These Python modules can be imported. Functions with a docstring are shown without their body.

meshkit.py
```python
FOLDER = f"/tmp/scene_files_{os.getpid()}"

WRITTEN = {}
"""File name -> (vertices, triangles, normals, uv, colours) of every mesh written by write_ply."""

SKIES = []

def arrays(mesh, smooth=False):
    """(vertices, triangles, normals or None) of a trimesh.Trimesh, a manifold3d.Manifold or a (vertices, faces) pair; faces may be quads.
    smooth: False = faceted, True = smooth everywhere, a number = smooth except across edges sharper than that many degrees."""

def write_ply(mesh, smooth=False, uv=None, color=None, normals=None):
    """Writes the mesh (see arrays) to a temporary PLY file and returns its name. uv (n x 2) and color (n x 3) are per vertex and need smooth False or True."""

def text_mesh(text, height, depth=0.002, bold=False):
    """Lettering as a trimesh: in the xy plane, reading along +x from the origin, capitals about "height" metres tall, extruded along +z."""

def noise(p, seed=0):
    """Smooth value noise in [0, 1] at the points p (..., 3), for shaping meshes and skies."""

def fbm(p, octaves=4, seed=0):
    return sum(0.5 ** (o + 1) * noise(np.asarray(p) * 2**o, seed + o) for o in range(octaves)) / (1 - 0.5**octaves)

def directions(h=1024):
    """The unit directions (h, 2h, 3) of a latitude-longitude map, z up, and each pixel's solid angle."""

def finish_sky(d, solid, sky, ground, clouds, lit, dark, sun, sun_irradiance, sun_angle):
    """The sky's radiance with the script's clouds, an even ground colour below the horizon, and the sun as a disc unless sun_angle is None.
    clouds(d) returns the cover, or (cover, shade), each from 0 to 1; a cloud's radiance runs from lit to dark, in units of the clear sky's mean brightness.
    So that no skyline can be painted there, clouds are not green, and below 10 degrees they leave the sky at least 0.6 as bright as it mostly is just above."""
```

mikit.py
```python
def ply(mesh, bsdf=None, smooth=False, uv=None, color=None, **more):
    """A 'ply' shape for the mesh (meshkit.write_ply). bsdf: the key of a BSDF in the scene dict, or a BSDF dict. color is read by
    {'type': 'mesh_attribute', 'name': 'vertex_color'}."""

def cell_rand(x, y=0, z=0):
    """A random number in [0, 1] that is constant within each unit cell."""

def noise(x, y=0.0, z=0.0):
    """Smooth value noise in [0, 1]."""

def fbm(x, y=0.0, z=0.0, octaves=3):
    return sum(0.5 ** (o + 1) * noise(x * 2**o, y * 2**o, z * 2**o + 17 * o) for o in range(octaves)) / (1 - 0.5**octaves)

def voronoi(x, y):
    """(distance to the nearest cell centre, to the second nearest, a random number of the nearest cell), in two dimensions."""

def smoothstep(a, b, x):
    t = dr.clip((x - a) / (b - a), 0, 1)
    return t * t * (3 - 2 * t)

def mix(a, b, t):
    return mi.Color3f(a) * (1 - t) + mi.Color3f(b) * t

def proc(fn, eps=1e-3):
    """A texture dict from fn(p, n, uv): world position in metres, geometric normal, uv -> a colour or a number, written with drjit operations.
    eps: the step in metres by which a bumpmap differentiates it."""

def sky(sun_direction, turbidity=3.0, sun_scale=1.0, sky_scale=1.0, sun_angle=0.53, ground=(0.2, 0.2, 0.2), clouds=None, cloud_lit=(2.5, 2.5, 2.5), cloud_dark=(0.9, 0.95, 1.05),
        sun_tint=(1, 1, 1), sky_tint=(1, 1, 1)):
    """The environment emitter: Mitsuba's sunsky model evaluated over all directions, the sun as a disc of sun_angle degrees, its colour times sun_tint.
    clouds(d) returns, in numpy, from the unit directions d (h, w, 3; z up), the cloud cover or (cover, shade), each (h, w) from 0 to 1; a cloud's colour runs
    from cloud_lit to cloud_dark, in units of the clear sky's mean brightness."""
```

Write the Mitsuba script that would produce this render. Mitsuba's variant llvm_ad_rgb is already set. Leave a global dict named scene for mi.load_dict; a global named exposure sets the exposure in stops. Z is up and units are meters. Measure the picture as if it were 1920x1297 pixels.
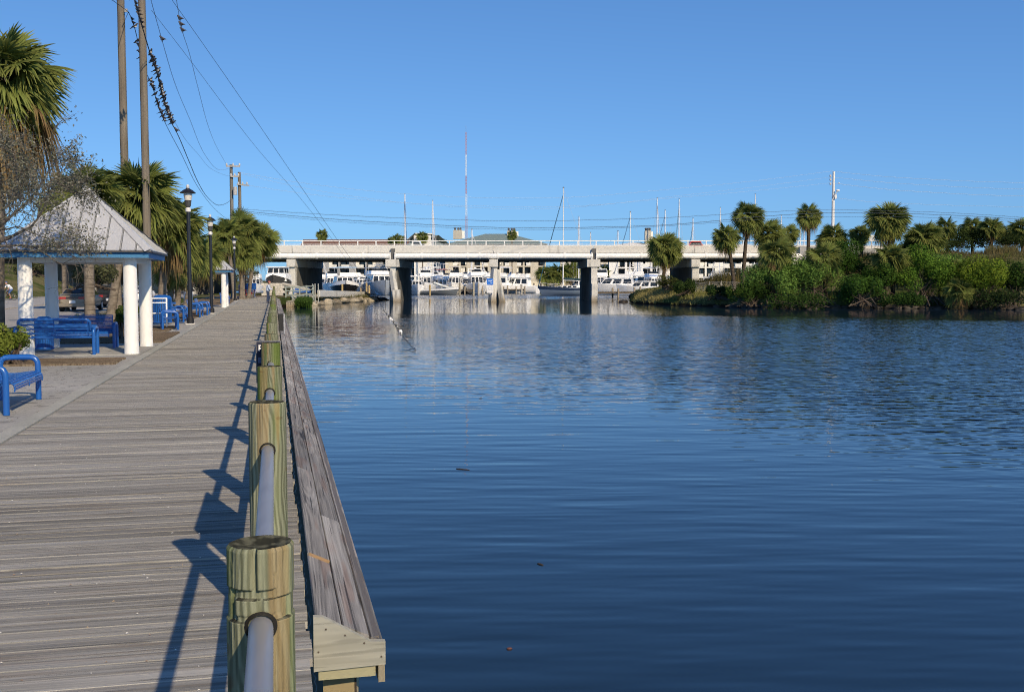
import math, random
import numpy as np, trimesh, manifold3d as m3
import drjit as dr
import mitsuba as mi, mikit, meshkit
from mikit import noise, fbm, cell_rand, smoothstep, mix, proc
from shapely.geometry import Polygon, Point, LineString

# ---------------------------------------------------------------- camera, light, exposure
# world: x right, y ahead of the camera, z up, metres; z = 0 is the top of the boardwalk, the water lies 1 m below it
EYE_H, FPX, PITCH = 1.8, 1941.0, math.atan2(122.5, 1941.0)
YAW = math.radians(12.916)                       # the walkway runs 12.9 degrees left of the view axis
CY, SY = math.cos(YAW), math.sin(YAW)
T4 = mi.ScalarTransform4f
scene, labels = {}, {}
scene['camera'] = {'type': 'perspective', 'fov': math.degrees(2 * math.atan(960 / FPX)), 'fov_axis': 'x', 'near_clip': 0.1, 'far_clip': 9000.0,
    'to_world': T4().look_at(origin=[0, 0, EYE_H], target=[0, math.cos(PITCH), EYE_H - math.sin(PITCH)], up=[0, 0, 1])}
def wdir(s, w, z): return [s * CY - w * SY, s * SY + w * CY, z]
SUN = wdir(0.57, -1.85, 1.15)
scene['sky'] = mikit.sky(SUN, turbidity=2.6, sky_tint=(0.54, 0.84, 1.25), sun_tint=(0.97, 1.0, 1.04))
exposure = 1.75

# ---------------------------------------------------------------- helpers
def survey(px, py, Y):
    "the point at distance Y ahead that a survey photograph shows at (px, py)"
    a = (648.5 - py) / FPX; c, s = math.cos(PITCH), math.sin(PITCH)
    zz = Y * (a * c - s) / (c + a * s)
    return np.array([(px - 960) / FPX * (Y * c - zz * s), Y, zz + EYE_H])
def W(s, w, z=0.0): return np.array([s * CY - w * SY, s * SY + w * CY, z])
def place(x, y, z=0.0, rz=0.0, sc=1.0):
    c, s = math.cos(rz) * sc, math.sin(rz) * sc
    return np.array([[c, -s, 0, x], [s, c, 0, y], [0, 0, sc, z], [0, 0, 0, 1.0]])
def placeW(s, w, z=0.0, rz=0.0, sc=1.0):
    p = W(s, w, z); return place(p[0], p[1], p[2], rz + YAW, sc)
WM = placeW(0, 0)

class MB:
    "collects pieces of one mesh: shared vertices shade smooth, split ones flat"
    def __init__(s): s.v, s.f, s.c, s.u, s.n = [], [], [], [], 0
    def add(s, v, f, col=(.5, .5, .5), uv=None, M=None):
        v = np.asarray(v, float); f = np.asarray(f, int)
        if f.shape[1] == 4: f = np.vstack([f[:, [0, 1, 2]], f[:, [0, 2, 3]]])
        if M is not None: v = v @ M[:3, :3].T + M[:3, 3]
        c = np.broadcast_to(np.asarray(col, float), (len(v), 3))
        s.v.append(v); s.f.append(f + s.n); s.c.append(c); s.u.append(np.zeros((len(v), 2)) if uv is None else np.asarray(uv, float)); s.n += len(v)
        return s
    def flat(s, v, f, col=(.5, .5, .5), M=None):
        v = np.asarray(v, float); f = np.asarray(f, int)
        return s.add(v[f.ravel()], np.arange(f.size).reshape(-1, 3) if f.shape[1] == 3 else np.arange(f.size).reshape(-1, 4), col, None, M)
    def box(s, c, size, col=(.5, .5, .5), rz=0.0, M=None, top=(1, 1)):
        x, y, z = np.array(size) / 2.0; a, b = top
        v = np.array([[-x, -y, -z], [x, -y, -z], [x, y, -z], [-x, y, -z], [-x * a, -y * b, z], [x * a, -y * b, z], [x * a, y * b, z], [-x * a, y * b, z]])
        if rz: v = v @ np.array([[math.cos(rz), math.sin(rz), 0], [-math.sin(rz), math.cos(rz), 0], [0, 0, 1]])
        return s.flat(v + np.asarray(c, float), [[3, 2, 1, 0], [4, 5, 6, 7], [0, 1, 5, 4], [1, 2, 6, 5], [2, 3, 7, 6], [3, 0, 4, 7]], col, M)
    def bar(s, a, b, w, h, col=(.5, .5, .5), M=None):
        "a box from point a to point b, w wide (level) and h high"
        a, b = np.asarray(a, float), np.asarray(b, float); d = b - a; d /= np.linalg.norm(d)
        side = np.cross(d, [0, 0, 1.0]); side = side / np.linalg.norm(side) if np.linalg.norm(side) > 1e-6 else np.array([1.0, 0, 0])
        up = np.cross(side, d); o = [(-w, -h), (w, -h), (w, h), (-w, h)]
        v = [p + side * i / 2 + up * j / 2 for p in (a, b) for i, j in o]
        return s.flat(v, [[0, 1, 2, 3], [7, 6, 5, 4], [0, 4, 5, 1], [1, 5, 6, 2], [2, 6, 7, 3], [3, 7, 4, 0]], col, M)
    def tube(s, pts, r, col=(.5, .5, .5), n=8, caps=True, M=None):
        p = np.asarray(pts, float); t = np.gradient(p, axis=0); t /= np.linalg.norm(t, axis=1, keepdims=True) + 1e-12
        a = np.cross(t[0], [0, 0, 1.0] if abs(t[0][2]) < .9 else [1.0, 0, 0]); fr = []
        for k in t:
            a = a - k * (a @ k); a /= np.linalg.norm(a) + 1e-12; fr.append(a)
        a = np.array(fr); b = np.cross(t, a); th = np.arange(n) * 2 * np.pi / n
        rr = np.broadcast_to(r, (len(p),))[:, None, None]
        v = (p[:, None] + rr * (np.cos(th)[None, :, None] * a[:, None] + np.sin(th)[None, :, None] * b[:, None])).reshape(-1, 3)
        i, j = np.meshgrid(np.arange(len(p) - 1), np.arange(n), indexing='ij')
        s.add(v, np.stack([i * n + j, i * n + (j + 1) % n, (i + 1) * n + (j + 1) % n, (i + 1) * n + j], -1).reshape(-1, 4), col, None, M)
        if caps:
            for k, o in ((0, -1), (len(p) - 1, 1)):
                q = v[k * n:(k + 1) * n]
                s.add(q, [[0, x, x + 1][::o] for x in range(1, n - 1)], col, None, M)
        return s
    def lathe(s, prof, c=(0, 0, 0), col=(.5, .5, .5), n=16, M=None, sharp=True):
        th = np.arange(n) * 2 * np.pi / n; prof = np.asarray(prof, float); c = np.asarray(c, float)
        ring = lambda r, z: np.stack([np.cos(th) * r, np.sin(th) * r, th * 0 + z], 1) + c
        for (r0, z0), (r1, z1) in zip(prof[:-1], prof[1:]):
            i = np.arange(n)
            s.add(np.vstack([ring(r0, z0), ring(r1, z1)]), np.stack([i, (i + 1) % n, (i + 1) % n + n, i + n], 1), col, None, M)
        return s
    def prism(s, poly, z0, z1, col=(.5, .5, .5), M=None):
        m = trimesh.creation.extrude_polygon(poly if hasattr(poly, 'exterior') else Polygon(poly), z1 - z0, engine='earcut')
        return s.flat(np.array(m.vertices) + [0, 0, z0], m.faces, col, M)
    def profile(s, pts, y0, y1, col=(.5, .5, .5), M=None):
        "a convex or simple (x, z) outline extruded along y"
        m = trimesh.creation.extrude_polygon(Polygon(pts), y1 - y0, engine='earcut'); v = np.array(m.vertices)
        return s.flat(np.stack([v[:, 0], y1 - v[:, 2], v[:, 1]], 1), m.faces, col, M)
    def loft(s, secs, col=(.5, .5, .5), M=None, closed=False, caps=False, flat=False):
        secs = np.asarray(secs, float); k, n = secs.shape[:2]; j = np.arange(n if closed else n - 1)
        f = np.concatenate([np.stack([i * n + j, i * n + (j + 1) % n, (i + 1) * n + (j + 1) % n, (i + 1) * n + j], 1) for i in range(k - 1)])
        (s.flat if flat else s.add)(secs.reshape(-1, 3), f, col, M=M)
        if caps:
            for q, o in ((secs[0], -1), (secs[-1], 1)): s.flat(q, [[0, x, x + 1][::o] for x in range(1, n - 1)], col, M)
        return s
    def ball(s, c, r, col=(.5, .5, .5), sub=2, M=None):
        m = trimesh.creation.icosphere(sub); return s.add(np.array(m.vertices) * np.asarray(r, float) + np.asarray(c, float), m.faces, col, None, M)
    def mesh(s, m, col=(.5, .5, .5), M=None):
        if hasattr(m, 'to_mesh'): q = m.to_mesh(); return s.add(q.vert_properties[:, :3], q.tri_verts, col, None, M)
        return s.add(np.array(m.vertices), np.array(m.faces), col, None, M)
    def moved(s, M):
        s.v = [v @ M[:3, :3].T + M[:3, 3] for v in s.v]; return s
    def ply(s, bsdf, uv=False):
        v, f = np.vstack(s.v), np.vstack(s.f)
        if bsdf in TINTED:                         # the piece's own colour as one number per vertex (meshes that carry it as uv can be joined by the renderer)
            q = np.round(np.sqrt(np.clip(np.vstack(s.c), 0, 1)) * 127).astype(int)
            return mikit.ply((v, f), bsdf, smooth=True, uv=np.stack([np.vstack(s.u)[:, 0], (q[:, 0] * 128 + q[:, 1]) * 128 + q[:, 2]], 1))
        return mikit.ply((v, f), bsdf, smooth=True, uv=np.vstack(s.u) if uv else None)
TINTED = ('paint', 'gloss', 'leaf')

TAKEN = {}
def numbered(name):
    k = TAKEN.get(name, 0); TAKEN[name] = k + 1
    return name if k == 0 else f'{name}_{k:03d}'
def tag(key, label=None, cat=None, group=None, kind=None):
    d = {}
    if label: d['label'] = label
    if cat: d['category'] = cat
    if group: d['group'] = group
    if kind: d['kind'] = kind
    if d: labels[key] = d
    return key
def thing(name, label, cat, group=None): return tag(numbered(name), label, cat, group)
def entry(key, shape, M=None):
    scene[key] = shape if M is None else {**shape, 'to_world': T4(np.asarray(M, float))}
    return key
def part(parent, name, mb, bsdf='paint', M=None, label=None, kind=None, uv=False):
    key = numbered(f'{parent}__{name}')
    entry(key, mb.ply(bsdf, uv) if isinstance(mb, MB) else mb, M)
    return tag(key, label, None, None, kind)
def whole(name, mb, label, cat, bsdf='paint', group=None, M=None, kind=None, uv=False):
    key = numbered(name); entry(key, mb.ply(bsdf, uv) if isinstance(mb, MB) else mb, M)
    return tag(key, label, cat, group, kind)
def struct(name, mb, label, bsdf, uv=False, kind='structure', M=None):
    key = numbered(name); entry(key, mb.ply(bsdf, uv) if isinstance(mb, MB) else mb, M)
    return tag(key, label, None, None, kind)

# ---------------------------------------------------------------- materials
def tint(p, n, uv):
    q = mi.UInt32(uv.y + .5); c = mi.Color3f(mi.Float(q >> 14), mi.Float((q >> 7) & 127), mi.Float(q & 127)) / 127.0
    return c * c
VC = proc(tint)
def leaf_tint(p, n, uv):                           # blades dry out towards their tips (uv.x: 0 at the base, 1 at the tip)
    return mix(tint(p, n, uv), tint(p, n, uv) * 1.1 + mi.Color3f(.095, .075, .03), uv.x * uv.x)
def two(b): return {'type': 'twosided', 'bsdf': b}
scene['paint'] = two({'type': 'principled', 'base_color': VC, 'roughness': 0.55, 'specular': 0.35})
scene['gloss'] = two({'type': 'principled', 'base_color': VC, 'roughness': 0.28, 'specular': 0.5, 'clearcoat': 0.3, 'clearcoat_gloss': 0.9})
scene['dark_glass'] = two({'type': 'principled', 'base_color': {'type': 'rgb', 'value': [.02, .025, .03]}, 'roughness': 0.06, 'specular': 0.6})
scene['leaf'] = {'type': 'principledthin', 'base_color': proc(leaf_tint), 'roughness': 0.45, 'diff_trans': 0.75, 'eta': 1.4, 'spec_trans': 0.0}
scene['galvanised'] = two({'type': 'principled', 'base_color': proc(lambda p, n, uv: mix((.30, .30, .31), (.44, .44, .45), fbm(p.x * 14, p.y * 3, p.z * 14))), 'metallic': 0.55, 'roughness': 0.46, 'specular': 0.5})

def deck_col(p, n, uv):
    i = dr.floor(uv.y / 10); v = uv.y - 10 * i; r, r2 = cell_rand(i, 3), cell_rand(i, 11)
    g = fbm(uv.x * 0.9 + i * 3.71, v * 55 + i, i, octaves=3)
    fine = noise(uv.x * 3.0 + i * 1.3, v * 230, i)
    pale = fbm(p.x * 1.1, p.y * 1.1, 4.0, octaves=3)
    c = mix((.215, .208, .188), (.385, .374, .342), smoothstep(.22, .80, g))
    c = mix(c, mi.Color3f(.235, .160, .100), smoothstep(.56, .9, noise(uv.x * 1.6 + i * 7, v * 40)) * (.06 + .24 * r2))
    c = mix(c, mi.Color3f(.30, .295, .28), smoothstep(.5, .75, pale) * .35)
    c = c * (0.82 + 0.36 * r)
    return c * (1 - 0.50 * smoothstep(.72, .88, fine) * smoothstep(.3, .6, noise(uv.x * 1.1 + i * 5, v * 22)))
def deck_bump(p, n, uv):
    i = dr.floor(uv.y / 10); v = uv.y - 10 * i
    return noise(uv.x * 1.5 + i * 3.7, v * 120, i) * 0.6 + noise(uv.x * 3.0 + i * 1.3, v * 230, i) * .4
scene['deck_wood'] = {'type': 'bumpmap', 'arbitrary': {'type': 'proc', **{k: v for k, v in proc(deck_bump, 2e-3).items() if k != 'type'}}, 'scale': 0.0022,
    'bsdf': two({'type': 'diffuse', 'reflectance': proc(deck_col)})}

def cap_col(p, n, uv):
    i = dr.floor(uv.y / 10); v = uv.y - 10 * i - 4.0; r = cell_rand(i, 5)
    wob = fbm(uv.x * 1.1 + i * 9.1, v * 5.0, i, octaves=3)
    ring = dr.sin((fbm(uv.x * .42 + i * 9.1, v * 3.0, i, octaves=2) * 4.5 + dr.square((v - .03 - .08 * cell_rand(i, 8)) * 16.0) * 1.1 + i) * 6.2832 * 1.5)
    fine = noise(uv.x * 4 + i, v * 260)
    c = mix((.060, .056, .053), (.275, .262, .250), smoothstep(-1.0, 1.0, ring) * .26 + fine * .44 + noise(uv.x * 1.2 + i * 6, v * 60, i) * .30)
    c = mix(c, mi.Color3f(.16, .095, .070), smoothstep(.58, .84, noise(uv.x * 2.1 + i * 4, v * 22)) * .40)
    c = mix(c, mi.Color3f(.33, .325, .32), smoothstep(.62, .9, noise(uv.x * .7 + i * 2, v * 12 + 5)) * .35)
    c = c * (1 - .7 * smoothstep(.80, .90, noise(uv.x * 1.3 + i * 3, v * 75)))
    return c * (.72 + .55 * r)
scene['cap_wood'] = {'type': 'bumpmap', 'arbitrary': proc(lambda p, n, uv: noise(uv.x * 3, uv.y * 140) * .5 + fbm(uv.x * 1.2, uv.y * 14) * .5, 2e-3), 'scale': 0.003,
    'bsdf': two({'type': 'principled', 'base_color': proc(cap_col), 'roughness': 0.7, 'specular': 0.3})}

def post_col(p, n, uv):                           # uv: metres round the post (+ 10 per post), metres up
    i = dr.floor(uv.x / 10); a = uv.x - 10 * i; r = cell_rand(i, 2)
    wob = fbm(a * 8 + i * 3, uv.y * 2.2, i, octaves=3)
    grain = dr.sin((a * 40 + wob * 5.0) * 6.2832)
    streak = noise(a * 140 + i * 4, uv.y * 2.2, i) * .6 + noise(a * 48 + i * 4, uv.y * 1.1, i) * .4
    c = mix((.066, .072, .042), (.250, .262, .185), smoothstep(-.9, .9, grain) * .45 + streak * .6)
    c = mix(c, mi.Color3f(.105, .150, .030), smoothstep(.38, .75, fbm(a * 9 + i * 5, uv.y * 1.3, 3.0)) * .85)
    c = mix(c, mi.Color3f(.30, .20, .10), smoothstep(.70, .82, noise(a * 30 + i, uv.y * .9, 8.0)) * .45)
    c = mix(c, mi.Color3f(.10, .028, .015), smoothstep(.90, .97, noise(a * 14 + i * 2, uv.y * 22, 1.0)) * .3)
    top = smoothstep(.7, .95, n.z)
    moss = mix((.035, .036, .028), (.12, .12, .085), smoothstep(.35, .8, fbm(p.x * 45, p.y * 45, 2.0)))
    return mix(c * (.80 + .4 * r), moss, top)
scene['post_wood'] = {'type': 'bumpmap', 'arbitrary': proc(lambda p, n, uv: noise(uv.x * 140, uv.y * 2.2) * .6 + noise(uv.x * 40, uv.y * 2.5) * .6, 1e-3), 'scale': 0.007,
    'bsdf': two({'type': 'diffuse', 'reflectance': proc(post_col)})}

def walk_col(p, n, uv):
    a = fbm(p.x * .8, p.y * .8, 1.0, octaves=4); b = noise(p.x * 45, p.y * 45); s = noise(p.x * 9, p.y * 9, 3.0)
    c = mix((.31, .305, .28), (.45, .44, .41), a) * (.86 + .22 * b)
    return c * (1 - .35 * smoothstep(.76, .86, s))
scene['walk_concrete'] = two({'type': 'diffuse', 'reflectance': proc(walk_col)})
def bridge_col(p, n, uv):
    a = fbm(p.x * .35, p.y * .35, p.z * 1.3, octaves=3); st = noise(p.x * 2.6, p.y * 2.6, p.z * .25)
    c = mix((.50, .49, .455), (.66, .65, .615), a)
    c = c * (1 - .50 * smoothstep(.60, .9, st) * smoothstep(.35, .75, noise(p.x * .5, p.y * .5, p.z * .9)))
    wet = smoothstep(.2, -1.0, p.z)
    return mix(c, mi.Color3f(.20, .15, .085), wet * .8)
scene['bridge_concrete'] = two({'type': 'diffuse', 'reflectance': proc(bridge_col)})
scene['pier_concrete'] = two({'type': 'diffuse', 'reflectance': proc(lambda p, n, uv: mix((.10, .10, .095), (.22, .215, .20), fbm(p.x * .4, p.y * .4, p.z * .5)) * (.8 + .4 * noise(p.x * 2.2, p.y * 2.2, p.z * .2)))})  # pier walls: grime plus the shade of the deck put into the colour
scene['road_concrete'] = two({'type': 'diffuse', 'reflectance': proc(lambda p, n, uv: mix((.33, .32, .30), (.43, .42, .40), fbm(p.x * .5, p.y * .5, 2.0)) * (.9 + .2 * noise(p.x * 30, p.y * 30)))})
def mulch_col(p, n, uv):
    a = noise(p.x * 38, p.y * 38); b = fbm(p.x * 2, p.y * 2, 5.0)
    return mix((.075, .055, .038), (.25, .20, .145), a) * (.7 + .6 * b)
scene['mulch'] = {'type': 'bumpmap', 'arbitrary': proc(lambda p, n, uv: noise(p.x * 38, p.y * 38), 4e-3), 'scale': 0.02, 'bsdf': two({'type': 'diffuse', 'reflectance': proc(mulch_col)})}
def soil_col(p, n, uv):
    a = fbm(p.x * .35, p.y * .35, 1.0, octaves=4); b = noise(p.x * 7, p.y * 7, p.z * 7)
    c = mix((.062, .085, .026), (.155, .140, .070), smoothstep(.3, .7, a)) * (.65 + .7 * b)
    return mix(c, mi.Color3f(.022, .018, .013), smoothstep(-.60, -.85, p.z))  # dark waterline band: shadow at the water's edge put into the soil colour
scene['soil'] = two({'type': 'diffuse', 'reflectance': proc(soil_col)})
def bark_col(p, n, uv):
    a = noise(p.x * 9, p.y * 9, p.z * 12); b = fbm(p.x * 3, p.y * 3, p.z * 1.5)
    return mix((.10, .082, .064), (.30, .26, .215), a * .6 + b * .4) * (1 - .45 * smoothstep(.55, .9, noise(p.x * 1.5, p.y * 1.5, p.z * 22)))
scene['shaded_bark'] = two({'type': 'diffuse', 'reflectance': proc(lambda p, n, uv: mix((.035, .028, .022), (.115, .095, .075), noise(p.x * 9, p.y * 9, p.z * 12)))})  # bark toned dark: the shade on the island trunks put into its colour
scene['bark'] = two({'type': 'diffuse', 'reflectance': proc(bark_col)})
def roof_col(p, n, uv):
    a = fbm(p.x * 1.3, p.y * 1.3, p.z * 1.3); sp = noise(p.x * 8, p.y * 8, p.z * 8)
    c = mix((.47, .48, .50), (.56, .57, .585), a)
    return c + mi.Color3f(.2) * smoothstep(.84, .92, sp)
scene['roof_metal'] = two({'type': 'principled', 'base_color': proc(roof_col), 'roughness': 0.42, 'metallic': 0.25, 'specular': 0.5})
def pole_col(p, n, uv):
    a = noise(p.x * 30, p.y * 30, p.z * .8); b = fbm(p.x * 4, p.y * 4, p.z * .7)
    return mix((.10, .085, .068), (.26, .23, .19), a * .5 + b * .5)
scene['pole_wood'] = two({'type': 'diffuse', 'reflectance': proc(pole_col)})

def rough_area(p):
    "where the breeze ruffles the water: a patch in the middle of the basin and the reach behind the bridge; calm along the banks"
    x, y = p.x, p.y
    wob = (fbm(x * .05, y * .035, 2.0) - .5) * 14 + (noise(x * .35, y * .16, 6.0) - .5) * 5
    edge = dr.select(y > 30, 4.0 - (y - 23) * .235, 2.6 + dr.square(30 - y) * .022)
    far = 86 - dr.maximum(x - 2, 0) * .42
    a = smoothstep(-3.0, 7.0, x - edge + wob * .7) * smoothstep(5.0, -4.0, y - far - wob * .35)
    b = smoothstep(150.0, 168.0, y + wob)
    return dr.maximum(a, b)
def water_h(p, n, uv):
    x, y = p.x, p.y
    r = rough_area(p)
    swell = .34 * noise(x * .40, y * 1.5 + x * .12, 1.0) + .62 * noise(x * .75 + 7, y * 3.4 - x * .30, 5.0) + .38 * noise(x * 1.1 + 3, y * 6.2 + x * .25, 7.0) + .14 * noise(x * 2.4 + 5, y * 11.0 - x * .6, 2.0)
    chop = .7 * noise(x * 2.6, y * 5.0 + x * .5, 9.0) + .5 * noise(x * 5.5, y * 11.0 - x, 3.0)
    near = smoothstep(95.0, 20.0, y)
    return swell * (.0042 + .0065 * near) + swell * r * .006 + chop * (.0007 + .0215 * r)
scene['water_surface'] = {'type': 'bumpmap', 'arbitrary': proc(water_h, 0.03), 'scale': 1.0,
    'bsdf': {'type': 'plastic', 'int_ior': 1.33, 'diffuse_reflectance': {'type': 'rgb', 'value': [.010, .026, .050]}}}

# ---------------------------------------------------------------- the setting
rng = np.random.default_rng(7); random.seed(7)
WATER = -1.0
def sheet(x0, x1, y0, y1, z, col=(.3, .3, .3), M=None):
    return MB().add([[x0, y0, z], [x1, y0, z], [x1, y1, z], [x0, y1, z]], [[0, 1, 2, 3]], col, None, M)
struct('water', sheet(-700, 900, -60, 420, WATER), 'calm blue water of the basin with ruffled patches', 'water_surface')
struct('lake_bed', sheet(-4000, 4000, -300, 8000, -2.2), 'dark ground below the water reaching to the horizon', 'soil')

LAND_EDGE = 0.0
land = MB()
wpts = [W(.10, -40), W(.10, 109), (-24.2, 113.5), (-20.2, 147.5), (-22.5, 152), (-44, 158), (-75, 175), (-200, 190), (-600, 200), (-600, -60)]
land.prism([(p[0], p[1]) for p in wpts], -1.9, -.03)
struct('bank', land, 'flat grassy bank left of the boardwalk', 'soil')

# the boardwalk: planks across the walk, each one a piece as far as about 300 of them
PLANK, GAP = 0.140, 0.0045
def plank(mb, w, k, dz=0.0, th=.04, s0=-2.955, s1=.145, r=None):
    r = r or random; hw = (PLANK - GAP) / 2; ch = .003; z = dz; tilt = r.uniform(-.0025, .0025)
    s1 = s1 + r.uniform(-.012, .012); sec = [(-hw, -th), (-hw, -ch), (-hw + ch, 0), (hw - ch, 0), (hw, -ch), (hw, -th)]
    v, u, f = [], [], []
    for i in range(5):
        a, b = sec[i], sec[i + 1]; o = len(v)
        for s, (q, z0) in ((s0, a), (s1, a), (s1, b), (s0, b)):
            v.append(W(s, w + q, z + z0 + tilt * q / hw)); u.append((s + 40 + (k * 13.7) % 11, 10 * k + 4 + q + .02 * (i - 2)))
        f.append([o, o + 1, o + 2, o + 3])
    o = len(v)
    for q, z0 in sec: v.append(W(s1, w + q, z + z0)); u.append((s1 * 0 + 43 + z0, 10 * k + 4 + q))
    f += [[o, o + 5, o + 4, o + 3], [o, o + 3, o + 2, o + 1]]
    mb.add(v, f, (.3, .3, .3), u)
deck = MB()
for s in (-2.7, -1.45, -.06): deck.bar(W(s, 2.2, -.17), W(s, 118.4, -.17), .14, .25, (.12, .10, .08))
struct('boardwalk', deck, 'long weathered grey plank boardwalk beside the water', 'paint')
far_planks = MB(); w, k = 2.9, 0
while w < 118.2:
    if k < 300:
        mb = MB(); plank(mb, w, k, random.uniform(-.003, .003)); part('boardwalk', 'plank', mb, 'deck_wood', uv=True)
    else: plank(far_planks, w, k, random.uniform(-.003, .003), .03)
    w += PLANK; k += 1
part('boardwalk', 'far_planks', far_planks, 'deck_wood', kind='stuff', uv=True)

scene['edge_concrete'] = two({'type': 'diffuse', 'reflectance': proc(lambda p, n, uv: mix((.33, .33, .29), (.46, .455, .41), fbm(p.x * 1.3, p.y * 1.3, 1.0)) * (.88 + .2 * noise(p.x * 40, p.y * 40)))})
curb = MB().bar(W(-3.062, 1, -.06), W(-3.062, 118, -.06), .195, .155)
struct('curb', curb, 'narrow pale concrete edge strip along the left side of the boardwalk', 'edge_concrete')
walk = MB()
w0 = 1.0
while w0 < 117:                                    # slabs with open joints
    w1 = min(w0 + 1.52, 117); walk.prism([W(s, q)[:2] for s, q in ((-3.185, w0 + .005), (-3.185, w1 - .005), (-7.2 if w0 > 20 else -9.5, w1 - .005), (-7.2 if w0 > 20 else -9.5, w0 + .005))], -.2, -.004 - .004 * random.random()); w0 = w1
struct('path', walk, 'pale concrete path beside the boardwalk', 'walk_concrete')
def bed(s0, s1, a, b, label, h=.03):
    pts = []; n = 26
    for i in range(n): pts.append((s1 + random.uniform(-.05, .03), a + (b - a) * i / (n - 1)))
    for i in range(n): pts.append((s0 + random.uniform(-.05, .05), b - (b - a) * i / (n - 1)))
    m = trimesh.creation.extrude_polygon(Polygon(pts).buffer(.04), h + .03, engine='earcut'); v = np.array(m.vertices)
    struct('mulch_bed', MB().flat(v + [0, 0, -.03], m.faces, M=WM), label, 'mulch')
bed(-8.5, -3.42, 23.6, 25.3, 'brown mulch strip in front of the near pavilion')
bed(-6.9, -3.25, 31.6, 37.6, 'mulch strip behind the near pavilion')
bed(-6.9, -3.75, 38.6, 42.8, 'mulch bed under the second bench')
bed(-6.9, -3.75, 49, 63, 'mulch bed among the far palms')
bed(-6.9, -3.45, 80, 110, 'mulch bed below the far palm cluster')
# road left of the trees, with kerb
struct('road', MB().add([W(-9.4, 20, -.012), W(-9.4, 230, -.012), W(-24, 230, -.012), W(-24, 20, -.012)][::-1], [[0, 1, 2, 3]]), 'pale concrete road behind the trees', 'road_concrete')
rk = MB()
for s in (-9.3, -24.1): rk.bar(W(s, 26, -.01), W(s, 134, -.01), .16, .24)
struct('kerb', rk, 'low concrete kerbs along the road', 'walk_concrete')
rl = MB()
for s in (-16.6, -16.9): rl.bar(W(s, 20, -.009), W(s, 230, -.009), .09, .012, (.30, .22, .10))
struct('road_marking', rl, 'double dull yellow centre line of the road', 'paint')

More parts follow.
